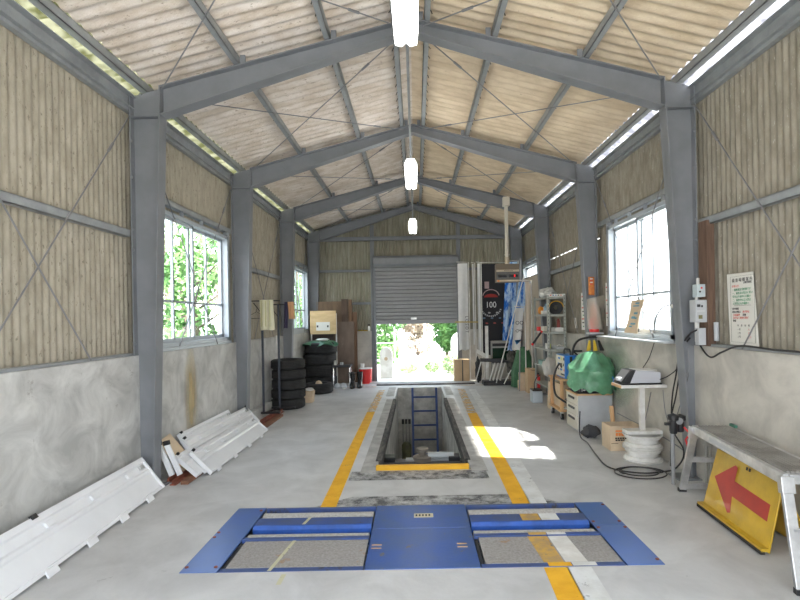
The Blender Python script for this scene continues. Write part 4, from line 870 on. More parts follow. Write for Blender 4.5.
# air regulator by the column
q = AY(681, 425, 4.62)
t = thing('air_regulator', (q.x, 4.66, 0), 'black air regulator with red hose on a pipe by the near column', 'air regulator')
build('filter_body', MB().lathe((q.x - .04, 4.68, q.z - .06), [(.001, -.04), (.03, -.03), (.036, 0), (.036, .09), (.05, .10), (.05, .14), (.02, .15), (.001, .16)], 18), BLACKP, t, smooth=True)
build('filter_body', MB().lathe((q.x + .035, 4.70, q.z - .05), [(.001, -.04), (.03, -.03), (.034, 0), (.034, .07), (.048, .08), (.048, .12), (.02, .13), (.001, .14)], 18), BLACKP, t, smooth=True)
build('gauge', MB().lathe((q.x, 4.64, q.z + .03), [(.001, 0), (.032, 0), (.032, .03), (.001, .03)], 18, 'Y'), GREYM, t, smooth=True)
build('side_valve', MB().bar((q.x - .12, 4.68, q.z - .0), (q.x - .03, 4.68, q.z - .0), .025), BLACKP, t)
build('down_pipe', MB().cyl((q.x - .05, 4.68, .001), (q.x - .05, 4.68, q.z - .08), .018, n=12), GREYM, t)
build('red_hose', MB().tube([(q.x + .05, 4.66, q.z - .03), (q.x + .08, 4.62, q.z - .08), (q.x + .03, 4.6, q.z - .13), (q.x + .05, 4.6, q.z - .2)], .009, 8), RED, t, smooth=True)
t = thing('wall_pipes', (2.55, 4.5, 0), 'pale pipes with a square box behind the work platform', 'pipe')
q = AX(706, 437, 2.62); PIP = mat('dusty_pipe_grey', (.33, .32, .29), .6); build('junction_box', MB().box((2.60, q.y - .04, .40), (2.67, q.y + .04, .50)), PIP, t, bevel=.005)
for dy in (-.03, .035): build('pipe', MB().cyl((2.64, q.y + dy, .001), (2.64, q.y + dy, .40), .015, n=12), PIP, t, smooth=True)
# ================================================================== white pedestal table with device and rims
q = F(641, 460); cx, cy = 2.465, 5.50
def rim(z, lab):
    return build('wheel_rim', MB().lathe((cx, cy, z), [(.12, .0), (.20, .0), (.206, .006), (.204, .016), (.185, .020), (.180, .03), (.182, .05), (.155, .056), (.152, .09), (.182, .096), (.180, .115), (.186, .124), (.204, .128), (.206, .138), (.198, .143), (.16, .12), (.14, .04), (.12, .02), (.12, 0)], 40), WHITEW, label=lab, cat='wheel rim', group='white wheel rims under the table', smooth=True)
rim(.001, 'white painted wheel rim under the table, lower of two'); rim(.146, 'white painted wheel rim under the table, upper of two')
t = thing('pedestal_table', (cx, cy, .29), 'white pedestal table on stacked rims by the right wall', 'table')
build('base_plate', MB().box((cx - .19, cy - .08, .291), (cx + .19, cy + .08, .33)), WHITEW, t, bevel=.004)
build('post', MB().box((cx - .025, cy - .025, .33), (cx + .025, cy + .025, .80)), WHITEW, t)
build('table_top', MB().box((cx - .27, cy - .12, .80), (cx + .225, cy + .15, .835)), WHITEW, t, bevel=.004); build('edge_strip', MB().box((cx - .273, cy - .12, .802), (cx - .270, cy + .15, .833)), WOOD, t)
t = thing('grey_device', (cx + .03, cy, .836), 'silver grey wedge shaped device with dark panel on white table', 'device')
x0, x1, ya, yb = cx - .25, cx + .17, cy - .10, cy + .14; z0 = .836
build('casing', MB().prism([(x0 + .08, ya, z0 + .015), (x1, ya, z0 + .015), (x1, ya, z0 + .13), (x1 - .12, ya, z0 + .145), (x0 + .14, ya, z0 + .155)], (0, yb - ya, 0)), mat('silver_grey_plastic', (.55, .56, .60), .3), t, bevel=.01)
build('dark_face', MB().prism([(x0, ya - .004, z0 + .015), (x0 + .085, ya - .004, z0 + .015), (x0 + .15, ya - .004, z0 + .160), (x0 + .10, ya - .004, z0 + .155)], (0, yb - ya + .008, 0)), BLACKP, t, bevel=.006)
build('control_panel', MB().prism([(x0 - .003, ya + .02, z0 + .03), (x0 + .092, ya + .02, z0 + .152), (x0 + .092, yb - .02, z0 + .152), (x0 - .003, yb - .02, z0 + .03)], (-.004, 0, .003)), GREYM, t)
build('base', MB().box((x0, ya - .006, z0), (x1 + .005, yb, z0 + .014)), BLACKP, t); build('white_top', MB().box((x0 + .17, ya + .02, z0 + .148), (x1 - .03, yb - .02, z0 + .156)), PAPER, t)
build('plug', MB().box((x0 - .03, cy - .04, z0 + .04), (x0 + .03, cy + .01, z0 + .075)), GREYB, t, bevel=.006)
def carton(nm, a, b, m, lab, open_=False, parts=None, cat='cardboard box', th=.006):
    t = thing(nm, ((a[0] + b[0]) / 2, (a[1] + b[1]) / 2, a[2]), lab, cat)
    x0, y0, z0 = a; x1, y1, z1 = b; mb = MB()
    mb.box((x0, y0, z0), (x1, y0 + th, z1)); mb.box((x0, y1 - th, z0), (x1, y1, z1)); mb.box((x0, y0 + th, z0), (x0 + th, y1 - th, z1)); mb.box((x1 - th, y0 + th, z0), (x1, y1 - th, z1)); mb.box((x0 + th, y0 + th, z0), (x1 - th, y1 - th, z0 + th))
    build('box_body', mb, m, t)
    if open_ == 3: pass
    elif open_:
        build('flap', MB().prism([(x0, y0, z1), (x1, y0, z1), (x1 + .01, y0 - .05, z1 - .09), (x0 - .01, y0 - .05, z1 - .09)], (0, -.003, .003)), m, t) if open_ == 2 else None
        build('flap', MB().prism([(x0, y0, z1), (x0, y1, z1), (x0 - .06, y1, z1 + .05), (x0 - .06, y0, z1 + .05)], (0, 0, .004)), m, t)
    else:
        build('lid', MB().box((x0 + .001, y0 + .001, z1), (x1 - .001, y1 - .001, z1 + .004)), m, t); build('tape', MB().box(((x0 + x1) / 2 - .02, y0 - .001, z1 + .0045), ((x0 + x1) / 2 + .02, y1, z1 + .006)), mat('brown_tape', (.45, .3, .16), .3), t)
    return t
bx = carton('cardboard_box', (2.25, 5.85, .001), (2.62, 6.12, .29), KRAFT2, 'open cardboard box with orange and black print behind white rims', 3)
for i, (xx, zz, ww, hh, m) in enumerate([(2.19, .235, .08, .016, INKO)] + [(2.165 + .032 * k, .195, .026, .034, INKO) for k in range(4)] + [(2.155 + .028 * k, .150, .020, .018, INK) for k in range(5)] + [(2.16 + .030 * k, .127, .024, .016, INK) for k in range(6)] + [(2.14, .09, .08, .005, INK)]):
    build('print_mark', MB().box((xx + .16 - ww / 2, 5.848, zz - hh / 2), (xx + .16 + ww / 2, 5.8495, zz + hh / 2)), m, bx)
build('wood_offcut', MB().prism([(2.455, 6.30, .001), (2.50, 6.30, .001), (2.50, 6.38, .43), (2.455, 6.38, .43)], (0, .03, 0)), WOOD, label='short timber offcut standing between grey cabinet and cardboard box', cat='timber')
build('floor_bag', crump((2.25, 6.5, .085), (.115, .10, .08), 9, 12), mat('dark_grey_canvas', (.06, .06, .065), .8), label='small dark grey canvas bag on floor before the grey cabinet', cat='bag', smooth=True)
# ================================================================== grey drawer cabinet, machine and tarpaulin
t = thing('drawer_cabinet', (2.42, 7.05, 0), 'pale grey drawer cabinet with wooden top under the tarpaulin', 'cabinet')
cx0, cx1, cy0, cy1 = 2.19, 2.66, 6.82, 7.34
build('body', MB().box((cx0 + .008, cy0, .0), (cx1, cy1, .50)), GREYB, t, bevel=.004)
for (za, zb) in ((.02, .21), (.215, .355), (.36, .495)):
    d = build('drawer', MB().box((cx0 - .008, cy0 + .02, za), (cx0 + .008, cy1 - .02, zb)), CREAM, t, bevel=.003)
    build('handle', MB().box((cx0 - .02, cy0 + .13, zb - .065), (cx0 - .0085, cy1 - .13, zb - .035)), BLACKP, d, bevel=.002)
tp = build('cabinet_top', MB().box((cx0 - .02, cy0 - .02, .501), (cx1, cy1 + .02, .525)), WOOD, t, bevel=.003); build('top_mat', MB().box((cx0 + .01, cy0 + .01, .525), (cx1 - .01, cy1 - .01, .530)), mat('dark_grey_mat', (.11, .11, .11), .7), tp)
t = thing('battery_charger', (2.45, 7.0, .53), 'black machine with white markings on cabinet, mostly under green tarpaulin', 'machine')
build('case', MB().box((2.24, 6.86, .531), (2.64, 7.28, .86)), mat('black_machine_paint', (.03, .03, .035), .4), t, bevel=.012)
for k in range(6): build('front_mark', MB().box((2.275 + .05 * k, 6.857, .56 + .03 * (k % 2)), (2.305 + .05 * k, 6.8595, .575 + .03 * (k % 2))), INKW, t)
build('front_frame', MB().box((2.255, 6.855, .62), (2.62, 6.858, .628)), INKW, t); build('front_frame', MB().box((2.255, 6.855, .545), (2.262, 6.858, .628)), INKW, t)
c = V((2.42, 6.90, 0))
def fn(a, b):
    an = a * 2 * math.pi; r = b
    rx = .31 * min(1, r * 1.55) if r < .62 else .30 + .05 * (r - .62) / .38 + .01
    ry = .28 * min(1, r * 1.55) if r < .62 else .28
    fold = abs(math.sin(an * 2.5 + 1.2 + r)); drop = max(0, r - .30) / .70
    z = 1.10 - .05 * r - (.37 + .09 * math.sin(an + 2.9) + .04 * fold) * drop ** 1.1 - .05 * abs(noise.noise(V((math.cos(an) * r * 4, math.sin(an) * r * 4, 9)))) + .05 * noise.noise(V((math.cos(an) * r * 3, math.sin(an) * r * 3, 4)))
    k = 1 + .22 * (fold - .6) * drop + .14 * noise.noise(V((math.cos(an) * 2, math.sin(an) * 2, r * 4)))
    p = V((c.x + rx * k * math.cos(an), c.y + ry * k * math.sin(an), z))
    p.x = min(p.x, 2.69 - .02 * drop); return p
build('green_tarpaulin', MB().grid(fn, 96, 40), GREENT, label='bright green tarpaulin thrown over the machine on the grey cabinet', cat='tarpaulin', smooth=True)
build('blue_hook', MB().tube([AX(612, 388, 2.6), AX(614, 380, 2.6), AX(611, 374, 2.6)], .012, 8), BLUEP, label='small bright blue handle between tarpaulin and the white table', cat='handle', smooth=True)
# wooden trolley with the blue welder
t = thing('wooden_trolley', (2.32, 7.85, 0), 'raw wood trolley on casters carrying the blue welder', 'trolley')
tx0, tx1, ty0, ty1 = 2.165, 2.55, 7.60, 8.25
build('base_board', MB().box((tx0, ty0, .13), (tx1, ty1, .16)), WOOD, t, bevel=.003)
for x in (tx0 + .02, tx1 - .06):
    for y in (ty0 + .02, ty1 - .06): build('upright', MB().box((x, y, .16), (x + .045, y + .045, .60)), WOOD, t, bevel=.003)
build('top_board', MB().box((tx0, ty0, .60), (tx1, ty1, .625)), WOOD, t, bevel=.003)
for x in (tx0 + .05, tx1 - .07):
    for y in (ty0 + .06, ty1 - .07):
        cs = build('caster', MB().lathe((x - .02, y, .052), [(.001, 0), (.05, 0), (.05, .035), (.001, .035)], 20, 'X'), BLACK, t, smooth=True)
        build('caster_fork', MB().box((x - .03, y - .02, .06), (x + .025, y + .02, .129)), ALU, cs); build('hub', MB().lathe((x - .024, y, .052), [(.001, 0), (.022, 0), (.022, .04), (.001, .04)], 14, 'X'), ALU, cs)
t2 = carton('cardboard_box', (2.23, 7.74, .161), (2.50, 8.15, .52), KRAFT2, 'cardboard box on the lower shelf of the wooden trolley')
build('white_tray', MB().box((2.22, 7.63, .165), (2.34, 7.72, .19)), PAPER, label='white flat tray at front of the trolley base', cat='tray', bevel=.004)
build('tool_case', MB().box((2.36, 7.63, .165), (2.49, 7.70, .29)), BLACKP, label='small black case at front of the trolley base', cat='case', bevel=.006)
t = thing('welder', (2.32, 7.85, .626), 'blue welding machine with cream front panel on the wooden trolley', 'welding machine')
wx0, wx1, wy0, wy1 = 2.245, 2.475, 7.62, 8.08
build('case', MB().box((wx0 + .01, wy0, .627), (wx1, wy1, .985)), BLUEP, t, bevel=.012)
fp = build('front_panel', MB().box((wx0, wy0 + .02, .65), (wx0 + .012, wy1 - .02, .975)), CREAM, t, bevel=.003)
for k, (y, z, ww, hh, m) in enumerate(((7.63, .93, .05, .04, INK), (7.74, .93, .06, .04, mat('lime_label', (.6, .65, .2), .6)), (7.88, .93, .12, .03, INKB), (7.66, .84, .04, .04, INK), (7.76, .84, .04, .04, INK), (7.90, .84, .10, .03, INKB), (7.63, .76, .04, .03, INKO), (7.78, .76, .10, .03, INKB), (7.92, .76, .05, .03, INK), (7.7, .69, .2, .02, INK))):
    build('panel_mark', MB().box((wx0 - .003, y - ww / 2, z - hh / 2), (wx0 - .0005, y + ww / 2, z + hh / 2)), m, fp)
build('carry_handle', MB().tube([(2.36, 7.68, .985), (2.36, 7.68, 1.04), (2.36, 7.72, 1.07), (2.36, 7.96, 1.07), (2.36, 8.0, 1.04), (2.36, 8.0, .985)], .014, 8), BLACKP, t, smooth=True)
build('vent', MB().box((2.33, 7.615, .88), (2.37, 7.619, .97)), BLACKP, t)
q0 = AY(574, 355, 7.6)
cable([(q0.x, 7.70, q0.z - .03), AY(574, 346, 7.68), AY(579, 340, 7.5), AY(588, 337.5, 7.4), AY(597, 336.5, 7.3)], .018, 'thick black hose arching from the welder to the column', n=8, cat='hose')
cable([(2.24, 7.75, .80), AY(559, 364, 7.6), AY(554, 376, 7.5), AY(555, 393, 7.4), AY(562, 400, 7.38), AY(570, 404, 7.36), (2.2, 7.42, .36)], .016, 'thick black hose looping down from the front of welder', n=8, cat='hose')
build('black_bracket', MB().tube([AY(572, 351, 7.8), AY(582, 351, 7.8)], .014, 8).tube([AY(574, 352, 7.8), AY(580, 357, 7.8)], .012, 8), BLACKP, label='black lever bracket on top of blue welder', cat='bracket')
# ================================================================== column decorations
q = AY(591.5, 286, 7.41)
t = build('orange_plate', MB().box((q.x - .042, 7.41, q.z - .135), (q.x + .042, 7.425, q.z + .135)), mat('orange_enamel', (.72, .25, .03), .35, 0, (.45, .12, .03), 12, .7, coat=.3), label='small orange warning plate on the second right column', cat='sign', bevel=.002)
for k in range(4): build('plate_mark', MB().box((q.x - .022, 7.407, q.z + .02 + k * .026), (q.x + .018, 7.4095, q.z + .036 + k * .026)), [INKR, INKW, INKR, INKW][k], t)
q = AY(595, 312, 7.30)
bg = thing('wall_bag', (q.x, 7.30, q.z - .25), 'clear plastic bag with a red bottle hung on the second right column', 'plastic bag')
build('bag_film', MB().grid(lambda a, b: V((q.x - .125 + a * .25, 7.25 + .03 * math.sin(a * 7 + b * 3) - .05 * math.sin(a * 3.14), q.z - .25 + b * .50 - .06 * (1 - a) * b)), 14, 16), BAG, bg, smooth=True)
q2 = AY(595, 326, 7.33)
build('red_can', MB().lathe((q2.x, 7.36, q2.z - .09), [(.001, 0), (.068, 0), (.068, .19), (.045, .21), (.001, .21)], 20), RED, bg, smooth=True); build('red_cloth', crump((q.x - .0, 7.35, q.z + .03), (.055, .03, .10), 4, 8), mat('pale_red', (.7, .22, .16), .6), bg, smooth=True)
build('wall_bracket', MB().box((q2.x - .10, 7.28, q2.z - .12), (q2.x + .11, 7.42, q2.z - .095)), GREYB, label='pale grey steel bracket shelf below the plastic bag', cat='bracket')
q3 = AY(592, 346, 7.2)
t = thing('clamp_set', (q3.x, 7.2, q3.z), 'yellow and black clamps hanging over the green tarpaulin', 'clamp')
for dx, m in ((-.03, mat('yellow_plastic', (.75, .5, .03), .5)), (.035, MATS['yellow_plastic'] if 'yellow_plastic' in MATS else YELS), (.10, BLACKP)):
    build('clamp_jaw', MB().prism([(q3.x + dx - .012, 7.2, q3.z + .08), (q3.x + dx + .012, 7.2, q3.z + .08), (q3.x + dx * 1.5 + .03, 7.2, q3.z - .07), (q3.x + dx * 1.5 - .03, 7.2, q3.z - .07)], (0, .03, 0)), m, t, bevel=.004)
# paper strips on the wall
def strip(xa, ya, xb, yb, X, lab):
    a = AX(xa, ya, X); b = AX(xb, yb, X); o = build('paper_strip', MB().box((X, a.y, b.z), (X + .003, b.y, a.z)), PAPER, label=lab, cat='paper notice')
    n = 9; h = (a.z - b.z) / (n + 1); w_ = abs(a.y - b.y)
    for k in range(n): build('text_mark', MB().box((X - .0015, min(a.y, b.y) + w_ * .2, b.z + h * (k + .8)), (X - .0003, min(a.y, b.y) + w_ * (.55 + .3 * ((k * 7) % 3) / 2), b.z + h * (k + 1.1))), [INKG, INK, INKR][k % 3], o)
strip(605.5, 283, 609.5, 326, 2.72, 'narrow white paper strip with writing beside the tall right window'); strip(581, 293, 585, 330, 2.72, 'narrow white paper strip on wall left of second right column')
build('wall_torch', MB().cyl(AX(575, 318, 2.72), AX(576.5, 328, 2.72), .018, n=12), PAPER, label='small white torch hanging on the wall right of the shelf', cat='torch', smooth=True)
# cardboard cut-out on the window sill
q = AX(624, 336, 2.6); ca = AX(637, 337, 2.6)
def cut(a, b):
    wv = .5 + .5 * math.cos((b - .5) * 6.28 * .9); hw = .11 * (1 - .22 * math.cos((b - .55) * 4.5)); yy = (q.y + ca.y) / 2 + (.5 - a) * 2 * (hw + .05) + .08 * b * -1
    return V((2.60 + .06 * b + .02 * math.sin(a * 3), yy, 1.37 + b * .40))
o = build('cardboard_piece', MB().grid(cut, 8, 12, (.006, 0, 0)), KRAFT2, label='curved cardboard piece with blue print leaning on right window', cat='cardboard', smooth=True)
for i, (a_, b_, ww, hh) in enumerate(((.45, .90, .3, .05), (.4, .82, .45, .04), (.5, .60, .35, .06), (.35, .47, .3, .07), (.6, .45, .2, .05), (.45, .28, .4, .05), (.3, .20, .2, .04))):
    build('blue_print', MB().prism([cut(a_ - ww / 2, b_ - hh / 2) + V((-.002, 0, 0)), cut(a_ + ww / 2, b_ - hh / 2) + V((-.002, 0, 0)), cut(a_ + ww / 2, b_ + hh / 2) + V((-.002, 0, 0)), cut(a_ - ww / 2, b_ + hh / 2) + V((-.002, 0, 0))], (-.0012, 0, 0)), mat('faded_blue_print', (.12, .32, .42), .7), o)
o = build('window_ledge', MB().box((2.55, 5.15, 1.287), (2.69, 7.1, 1.305)), GREYB, kind='structure', bevel=.003)
cable([AX(654, 330, 2.62), AX(656, 318, 2.62), AX(662, 308, 2.62), AX(670, 305, 2.62)], .007, 'black lead of the small lamp on the right window sill')
build('window_latch', MB().cyl(AX(672, 306, 2.63), AX(680, 309, 2.63), .02, n=12), PAPER, label='small white lamp holder at right edge of the tall window', cat='lamp holder', smooth=True)
# ================================================================== steel shelf
t = thing('steel_shelf', (2.47, 9.3, 0), 'grey slotted steel shelf unit full of odds and ends', 'shelf unit')
sx0, sx1, sy0, sy1 = 2.31, 2.64, 8.80, 9.80; LV = (.33, .68, 1.00, 1.31, 1.62, 1.93)
SHG = mat('shelf_grey_green', (.40, .42, .38), .5, 0, (.33, .35, .32), 5, .8)
for x, s in ((sx0, 1), (sx1, -1)):
    for y, r in ((sy0, 1), (sy1, -1)):
        mb = MB(); mb.box((x, y, 0), (x + s * .04, y + r * .003, 1.96)); mb.box((x, y, 0), (x + s * .003, y + r * .04, 1.96)); 
        o = build('upright', mb, SHG, t)
        mb = MB()
        for k in range(30): mb.box((x + s * .016, y - r * .0008, .06 + k * .063), (x + s * .024, y - r * .0001, .085 + k * .063))
        build('slot_pattern', mb, INK, o, kind='stuff')
for z in LV: build('shelf_board', MB().box((sx0 + .004, sy0 + .004, z - .03), (sx1 - .004, sy1 - .004, z)).box((sx0 + .003, sy0 + .0035, z - .035), (sx1 - .003, sy0 + .006, z + .004)), SHG, t, bevel=.002)
def item(nm, x, y, z, w_, d, h, m, lab, cat, bevel=.004): return build(nm, MB().box((x, y, z), (x + w_, y + d, z + h)), m, label=lab, cat=cat, bevel=bevel)
o = item('flat_box', 2.34, 8.82, 1.932, .30, .12, .05, PAPER, 'flat white box lying on top of the steel shelf', 'box'); 
for k in range(5): build('print_mark', MB().box((2.37 + .045 * k, 8.817, 1.948), (2.395 + .045 * k, 8.8195, 1.966)), [INKR, INKB, INKB, INK, INKO][k], o)
build('plastic_bundle', crump((2.45, 9.30, 2.02), (.14, .28, .10), 14, 14), PLAST, label='pale crumpled plastic bundle on top of the steel shelf', cat='bundle', smooth=True)
build('cable_reel', MB().lathe((2.50, 8.95, 1.745), [(.04, -.03), (.12, -.035), (.125, -.03), (.125, -.025), (.09, -.02), (.09, .02), (.125, .025), (.125, .035), (.04, .035), (.04, -.03)], 28, 'Y'), BLACKP, label='black cable reel standing on the second shelf from top', cat='cable reel', smooth=True)
build('yellow_hose', MB().tube([V((2.50 + .125 * math.cos(a / 10), 8.90, 1.745 + .11 * math.sin(a / 10))) for a in range(0, 32)], .008, 8), YELS, label='yellow hose arched over the black cable reel on the shelf', cat='hose', smooth=True)
build('orange_bag', crump((2.38, 9.5, 1.70), (.06, .12, .075), 6, 10), mat('orange_plastic', (.75, .30, .04), .5), label='orange plastic bag on the second shelf, far end', cat='bag', smooth=True)
item('white_carton', 2.33, 9.20, 1.623, .12, .12, .07, PAPER, 'small white carton before the orange bag on shelf', 'carton')
build('blue_bottle', MB().lathe((2.42, 9.32, 1.622), [(.001, 0), (.04, 0), (.04, .14), (.015, .17), (.015, .20), (.001, .20)], 16), mat('pale_blue_bottle', (.3, .45, .55), .3), label='pale blue bottle on the second shelf behind white carton', cat='bottle', smooth=True)
item('cream_box', 2.33, 9.15, 1.313, .12, .2, .09, CREAM, 'cream box on the middle shelf, left side', 'box'); item('white_tray', 2.46, 8.86, 1.313, .15, .25, .07, PAPER, 'white tray of parts on the middle shelf', 'tray')
build('red_jar', MB().lathe((2.34, 9.55, 1.312), [(.001, 0), (.04, 0), (.04, .08), (.001, .08)], 14), RED, label='small red jar on the middle shelf, far end', cat='jar'); 
build('spray_can', MB().lathe((2.56, 9.0, 1.384), [(.001, 0), (.03, 0), (.03, .13), (.012, .16), (.001, .16)], 14), mat('maroon_can', (.25, .05, .04), .4), label='dark red spray can on the white tray', cat='spray can', smooth=True)
for k in range(3): build('small_can', MB().lathe((2.36 + .07 * k, 9.05 + .1 * (k % 2), 1.001), [(.001, 0), (.03, 0), (.03, .10 - .02 * k), (.001, .10 - .02 * k)], 14), [PAPER, mat('lime_label', (.6, .65, .2), .6), GREYB][k], label=['white tin', 'lime green tin', 'pale grey tin'][k] + ' on the shelf below the middle one', cat='tin')
item('parts_tray', 2.48, 8.84, 1.002, .14, .3, .045, GREYB, 'grey tray of small parts on the shelf below the middle', 'tray')
build('white_tubing', MB().tube([(2.49, 8.86, 1.06), (2.53, 8.9, 1.08), (2.57, 8.86, 1.065), (2.61, 8.92, 1.07)], .01, 8), WHITEW, label='loose white tubing lying on the grey parts tray', cat='tubing', smooth=True)
item('tool_tray', 2.33, 9.2, .683, .25, .4, .08, mat('teal_plastic', (.2, .35, .33), .5), 'dull teal tool tray on the second shelf from bottom', 'tray')
q = AY(538, 338, 8.74); q2 = AY(532, 345, 8.74)
t3 = thing('hand_torch', (q.x, 8.74, q2.z), 'black hand tool with red ends hanging at the shelf corner', 'hand tool'); a_ = AY(533, 343.5, 8.74); b_ = AY(541, 332.5, 8.74)
build('handle', MB().cyl(a_, b_, .018, n=12), BLACKP, t3, smooth=True)
for p_, d_ in ((a_, -1), (b_, 1)): build('red_end', MB().cyl(p_, p_ + (b_ - a_).normalized() * .035 * d_, .02, n=12), RED, t3, smooth=True)
build('clear_wrap', crump((2.30, 8.66, .70), (.12, .10, .17), 21, 14), mat('hazy_white_wrap', (.5, .48, .44), .35), label='crumpled grey white plastic wrap hanging before the shelf', cat='plastic wrap', smooth=True)
# boxes at the foot of the shelf
carton('cardboard_box', (2.27, 8.50, .001), (2.50, 8.75, .16), KRAFT2, 'low pale cardboard box on floor before the shelf, nearest trolley')
build('cardboard_flap', MB().prism([(2.24, 8.60, .12), (2.38, 8.52, .10), (2.40, 8.60, .44), (2.28, 8.68, .46)], (0, .012, 0)), KRAFT2, label='pale cardboard flap leaning on the foot of the shelf', cat='cardboard')
t = thing('grey_bin', (2.23, 9.28, 0), 'small pale grey metal box with black lid on the floor', 'bin')
build('bin_body', MB().box((2.12, 9.18, .001), (2.30, 9.42, .215)), mat('pale_blue_grey_metal', (.48, .53, .57), .45), t, bevel=.008); build('bin_lid', MB().box((2.12, 9.18, .216), (2.30, 9.42, .24)), BLACKP, t, bevel=.006)
cable([(2.17, 9.25, .24), (2.16, 9.22, .36), (2.2, 9.2, .46), (2.27, 9.25, .50)], .009, 'black hose rising from the small grey metal box', cat='hose')
t = thing('fire_extinguisher', (2.36, 9.08 + .85, 0), 'red fire extinguisher standing behind the small grey box', 'fire extinguisher')
build('cylinder', MB().lathe((2.40, 9.95, .001), [(.001, 0), (.05, 0), (.05, .36), (.03, .41), (.02, .43), (.001, .43)], 20), RED, t, smooth=True); build('valve', MB().box((2.38, 9.93, .43), (2.42, 9.97, .46)), BLACKP, t)
bx = carton('cardboard_box', (2.29, 10.35, .001), (2.46, 10.60, .50), KRAFT, 'tall brown cardboard box standing beyond the steel shelf'); 
build('smile_mark', MB().tube([AY(532, 370, 10.345) + V((.03 * k - .02, 0, -.012 * math.sin(k / 4 * 3.14))) for k in range(5)], .004, 5), INK, bx)
carton('cardboard_box', (2.20, 10.70, .001), (2.42, 10.95, .20), KRAFT2, 'low pale cardboard box on floor beside the green cover'); carton('cardboard_box', (2.22, 10.71, .207), (2.38, 10.93, .37), KRAFT2, 'smaller pale cardboard box on top of the low one')
# green cover over a machine
c = V((2.41, 11.30, 0))
def fn2(a, b):
    an = a * 2 * math.pi; r = b; drop = max(0, r - .3) / .7; fold = math.sin(an * 7 + 1)
    rx = .12 + .15 * min(1, drop * 1.6) if r > .3 else .12 * r / .3; ry = .15 + .15 * min(1, drop * 1.6) if r > .3 else .15 * r / .3
    k = 1 + .10 * fold * drop + .08 * noise.noise(V((math.cos(an) * 2, math.sin(an) * 2, r * 4)))
    return V((min(c.x + rx * k * math.cos(an) + .06 * drop * -1 * 0, 2.69), c.y + ry * k * math.sin(an), .90 - .03 * r - .86 * drop + .02 * noise.noise(V((a * 9, b * 3, 2)))))
build('green_cover', MB().grid(fn2, 72, 30), GREEND, label='dark green cloth cover over a machine beyond the shelf', cat='cover', smooth=True)
# ================================================================== display box with flue
t = thing('tester_display', (1.80, 9.9, 2.30), 'brown and beige display box hung on a tall beige pipe', 'display box')
a = AY(496, 264, 9.9); b = AY(519.5, 282, 9.9)
BR = mat('brown_display_case', (.16, .125, .085), .5); BE = mat('beige_trim', (.55, .46, .33), .5)
x0, x1, z0, z1 = a.x, b.x, b.z, a.z; H = z1 - z0
build('case', MB().box((x0, 9.9, z0), (x1, 10.07, z1)), BR, t, bevel=.004)
for zz, hh in ((z0 + .03 * H, .10 * H), (z0 + .57 * H, .11 * H)): bt = build('trim_strip', MB().box((x0 + .005, 9.892, zz), (x1 - .005, 9.8995, zz + hh)), BE, t)
build('orange_logo', MB().box((x0 + .02, 9.888, z0 + .04 * H), (x0 + .06, 9.8915, z0 + .12 * H)), INKO, t)
for k in range(8): build('scale_mark', MB().box((x0 + .16 + k * .022, 9.888, z0 + .60 * H), (x0 + .170 + k * .022, 9.8915, z0 + .65 * H)), INK, t)
build('grey_face', MB().box((x0 + .005, 9.893, z0 + .14 * H), (x1 - .005, 9.8995, z0 + .56 * H)), mat('display_grey', (.12, .12, .11), .5), t)
for xa in (x0 + .03, x0 + .25): 
    d = build('display_window', MB().box((xa, 9.889, z0 + .26 * H), (xa + .18, 9.8925, z0 + .42 * H)), mat('display_black', (.01, .01, .012), .2), t)
build('red_digit', MB().box((x0 + .35, 9.886, z0 + .28 * H), (x0 + .375, 9.8885, z0 + .41 * H)), mat('lit_red_digit', (.8, .01, .02), .5, emit=.8), t)
fc = (a.x + b.x) / 2 + .005
fl_ = build('flue_pipe', MB().cyl((fc, 9.98, z1), (fc, 9.98, 3.86), .036, n=20), CREAM, t, smooth=True)
build('pipe_collar', MB().cyl((fc, 9.98, z1), (fc, 9.98, z1 + .14), .048, n=20), BE, fl_, smooth=True); build('pipe_collar', MB().cyl((fc, 9.98, z1 + .18), (fc, 9.98, z1 + .2), .052, n=20), CREAM, fl_, smooth=True)
build('pipe_bracket', MB().box((fc - .065, 9.93, 3.80), (fc + .065, 10.06, 3.98)), CREAM, fl_, bevel=.006)
# ================================================================== banners
def banner(nm, xa, ya, xb, yb, Y, m, lab, amp=.03, waves=2, taper=0, skew=0, pole=True, seed=1):
    a = AY(xa, ya, Y); b = AY(xb, yb, Y); t = thing(nm, ((a.x + b.x) / 2, Y, b.z), lab, 'banner', None)
    o = cloth('banner_cloth', (a.x, Y, a.z), (b.x - a.x, 0, 0), (skew, 0, b.z - a.z), m, None, None, amp, waves, 26, 20, parent=t, taper=taper, seed=seed)
    if pole:
        build('pole', MB().tube([(b.x + .03, Y + .03, .02), (b.x + .03, Y + .03, a.z + .03), (a.x - .02, Y + .03, a.z + .04)], .012, 8), WHITEW, t)
    return t, a, b
t, a, b = banner('white_banner', 457.5, 263.5, 469, 350, 12.35, CLOTH_W, 'long white banner with dark lettering hanging beside the shutter', .035, 1.0, seed=2)
for k, s in enumerate('LOSOT'): text('letter', s, .10, INK, Matrix.Translation((b.x - .05, 12.30, 1.60 - k * .09)) @ Matrix.Rotation(math.radians(90), 4, 'X') @ Matrix.Rotation(math.radians(-90), 4, 'Z') , t, .002)
banner('white_banner', 472, 264, 475, 345, 12.3, CLOTH_W, 'very narrow rolled white banner between two wider ones', .012, 1, seed=3)
banner('white_banner', 477, 263.5, 481.5, 351, 12.2, CLOTH_W, 'narrow white banner left of the black banner', .015, 1, seed=4)
t, a, b = banner('black_banner', 480.5, 264, 507, 354, 12.3, CLOTH_K, 'black banner with a red emblem and the number 100', .02, 1.3, seed=5)
Mx = Matrix.Rotation(math.radians(90), 4, 'X'); yf = 12.255
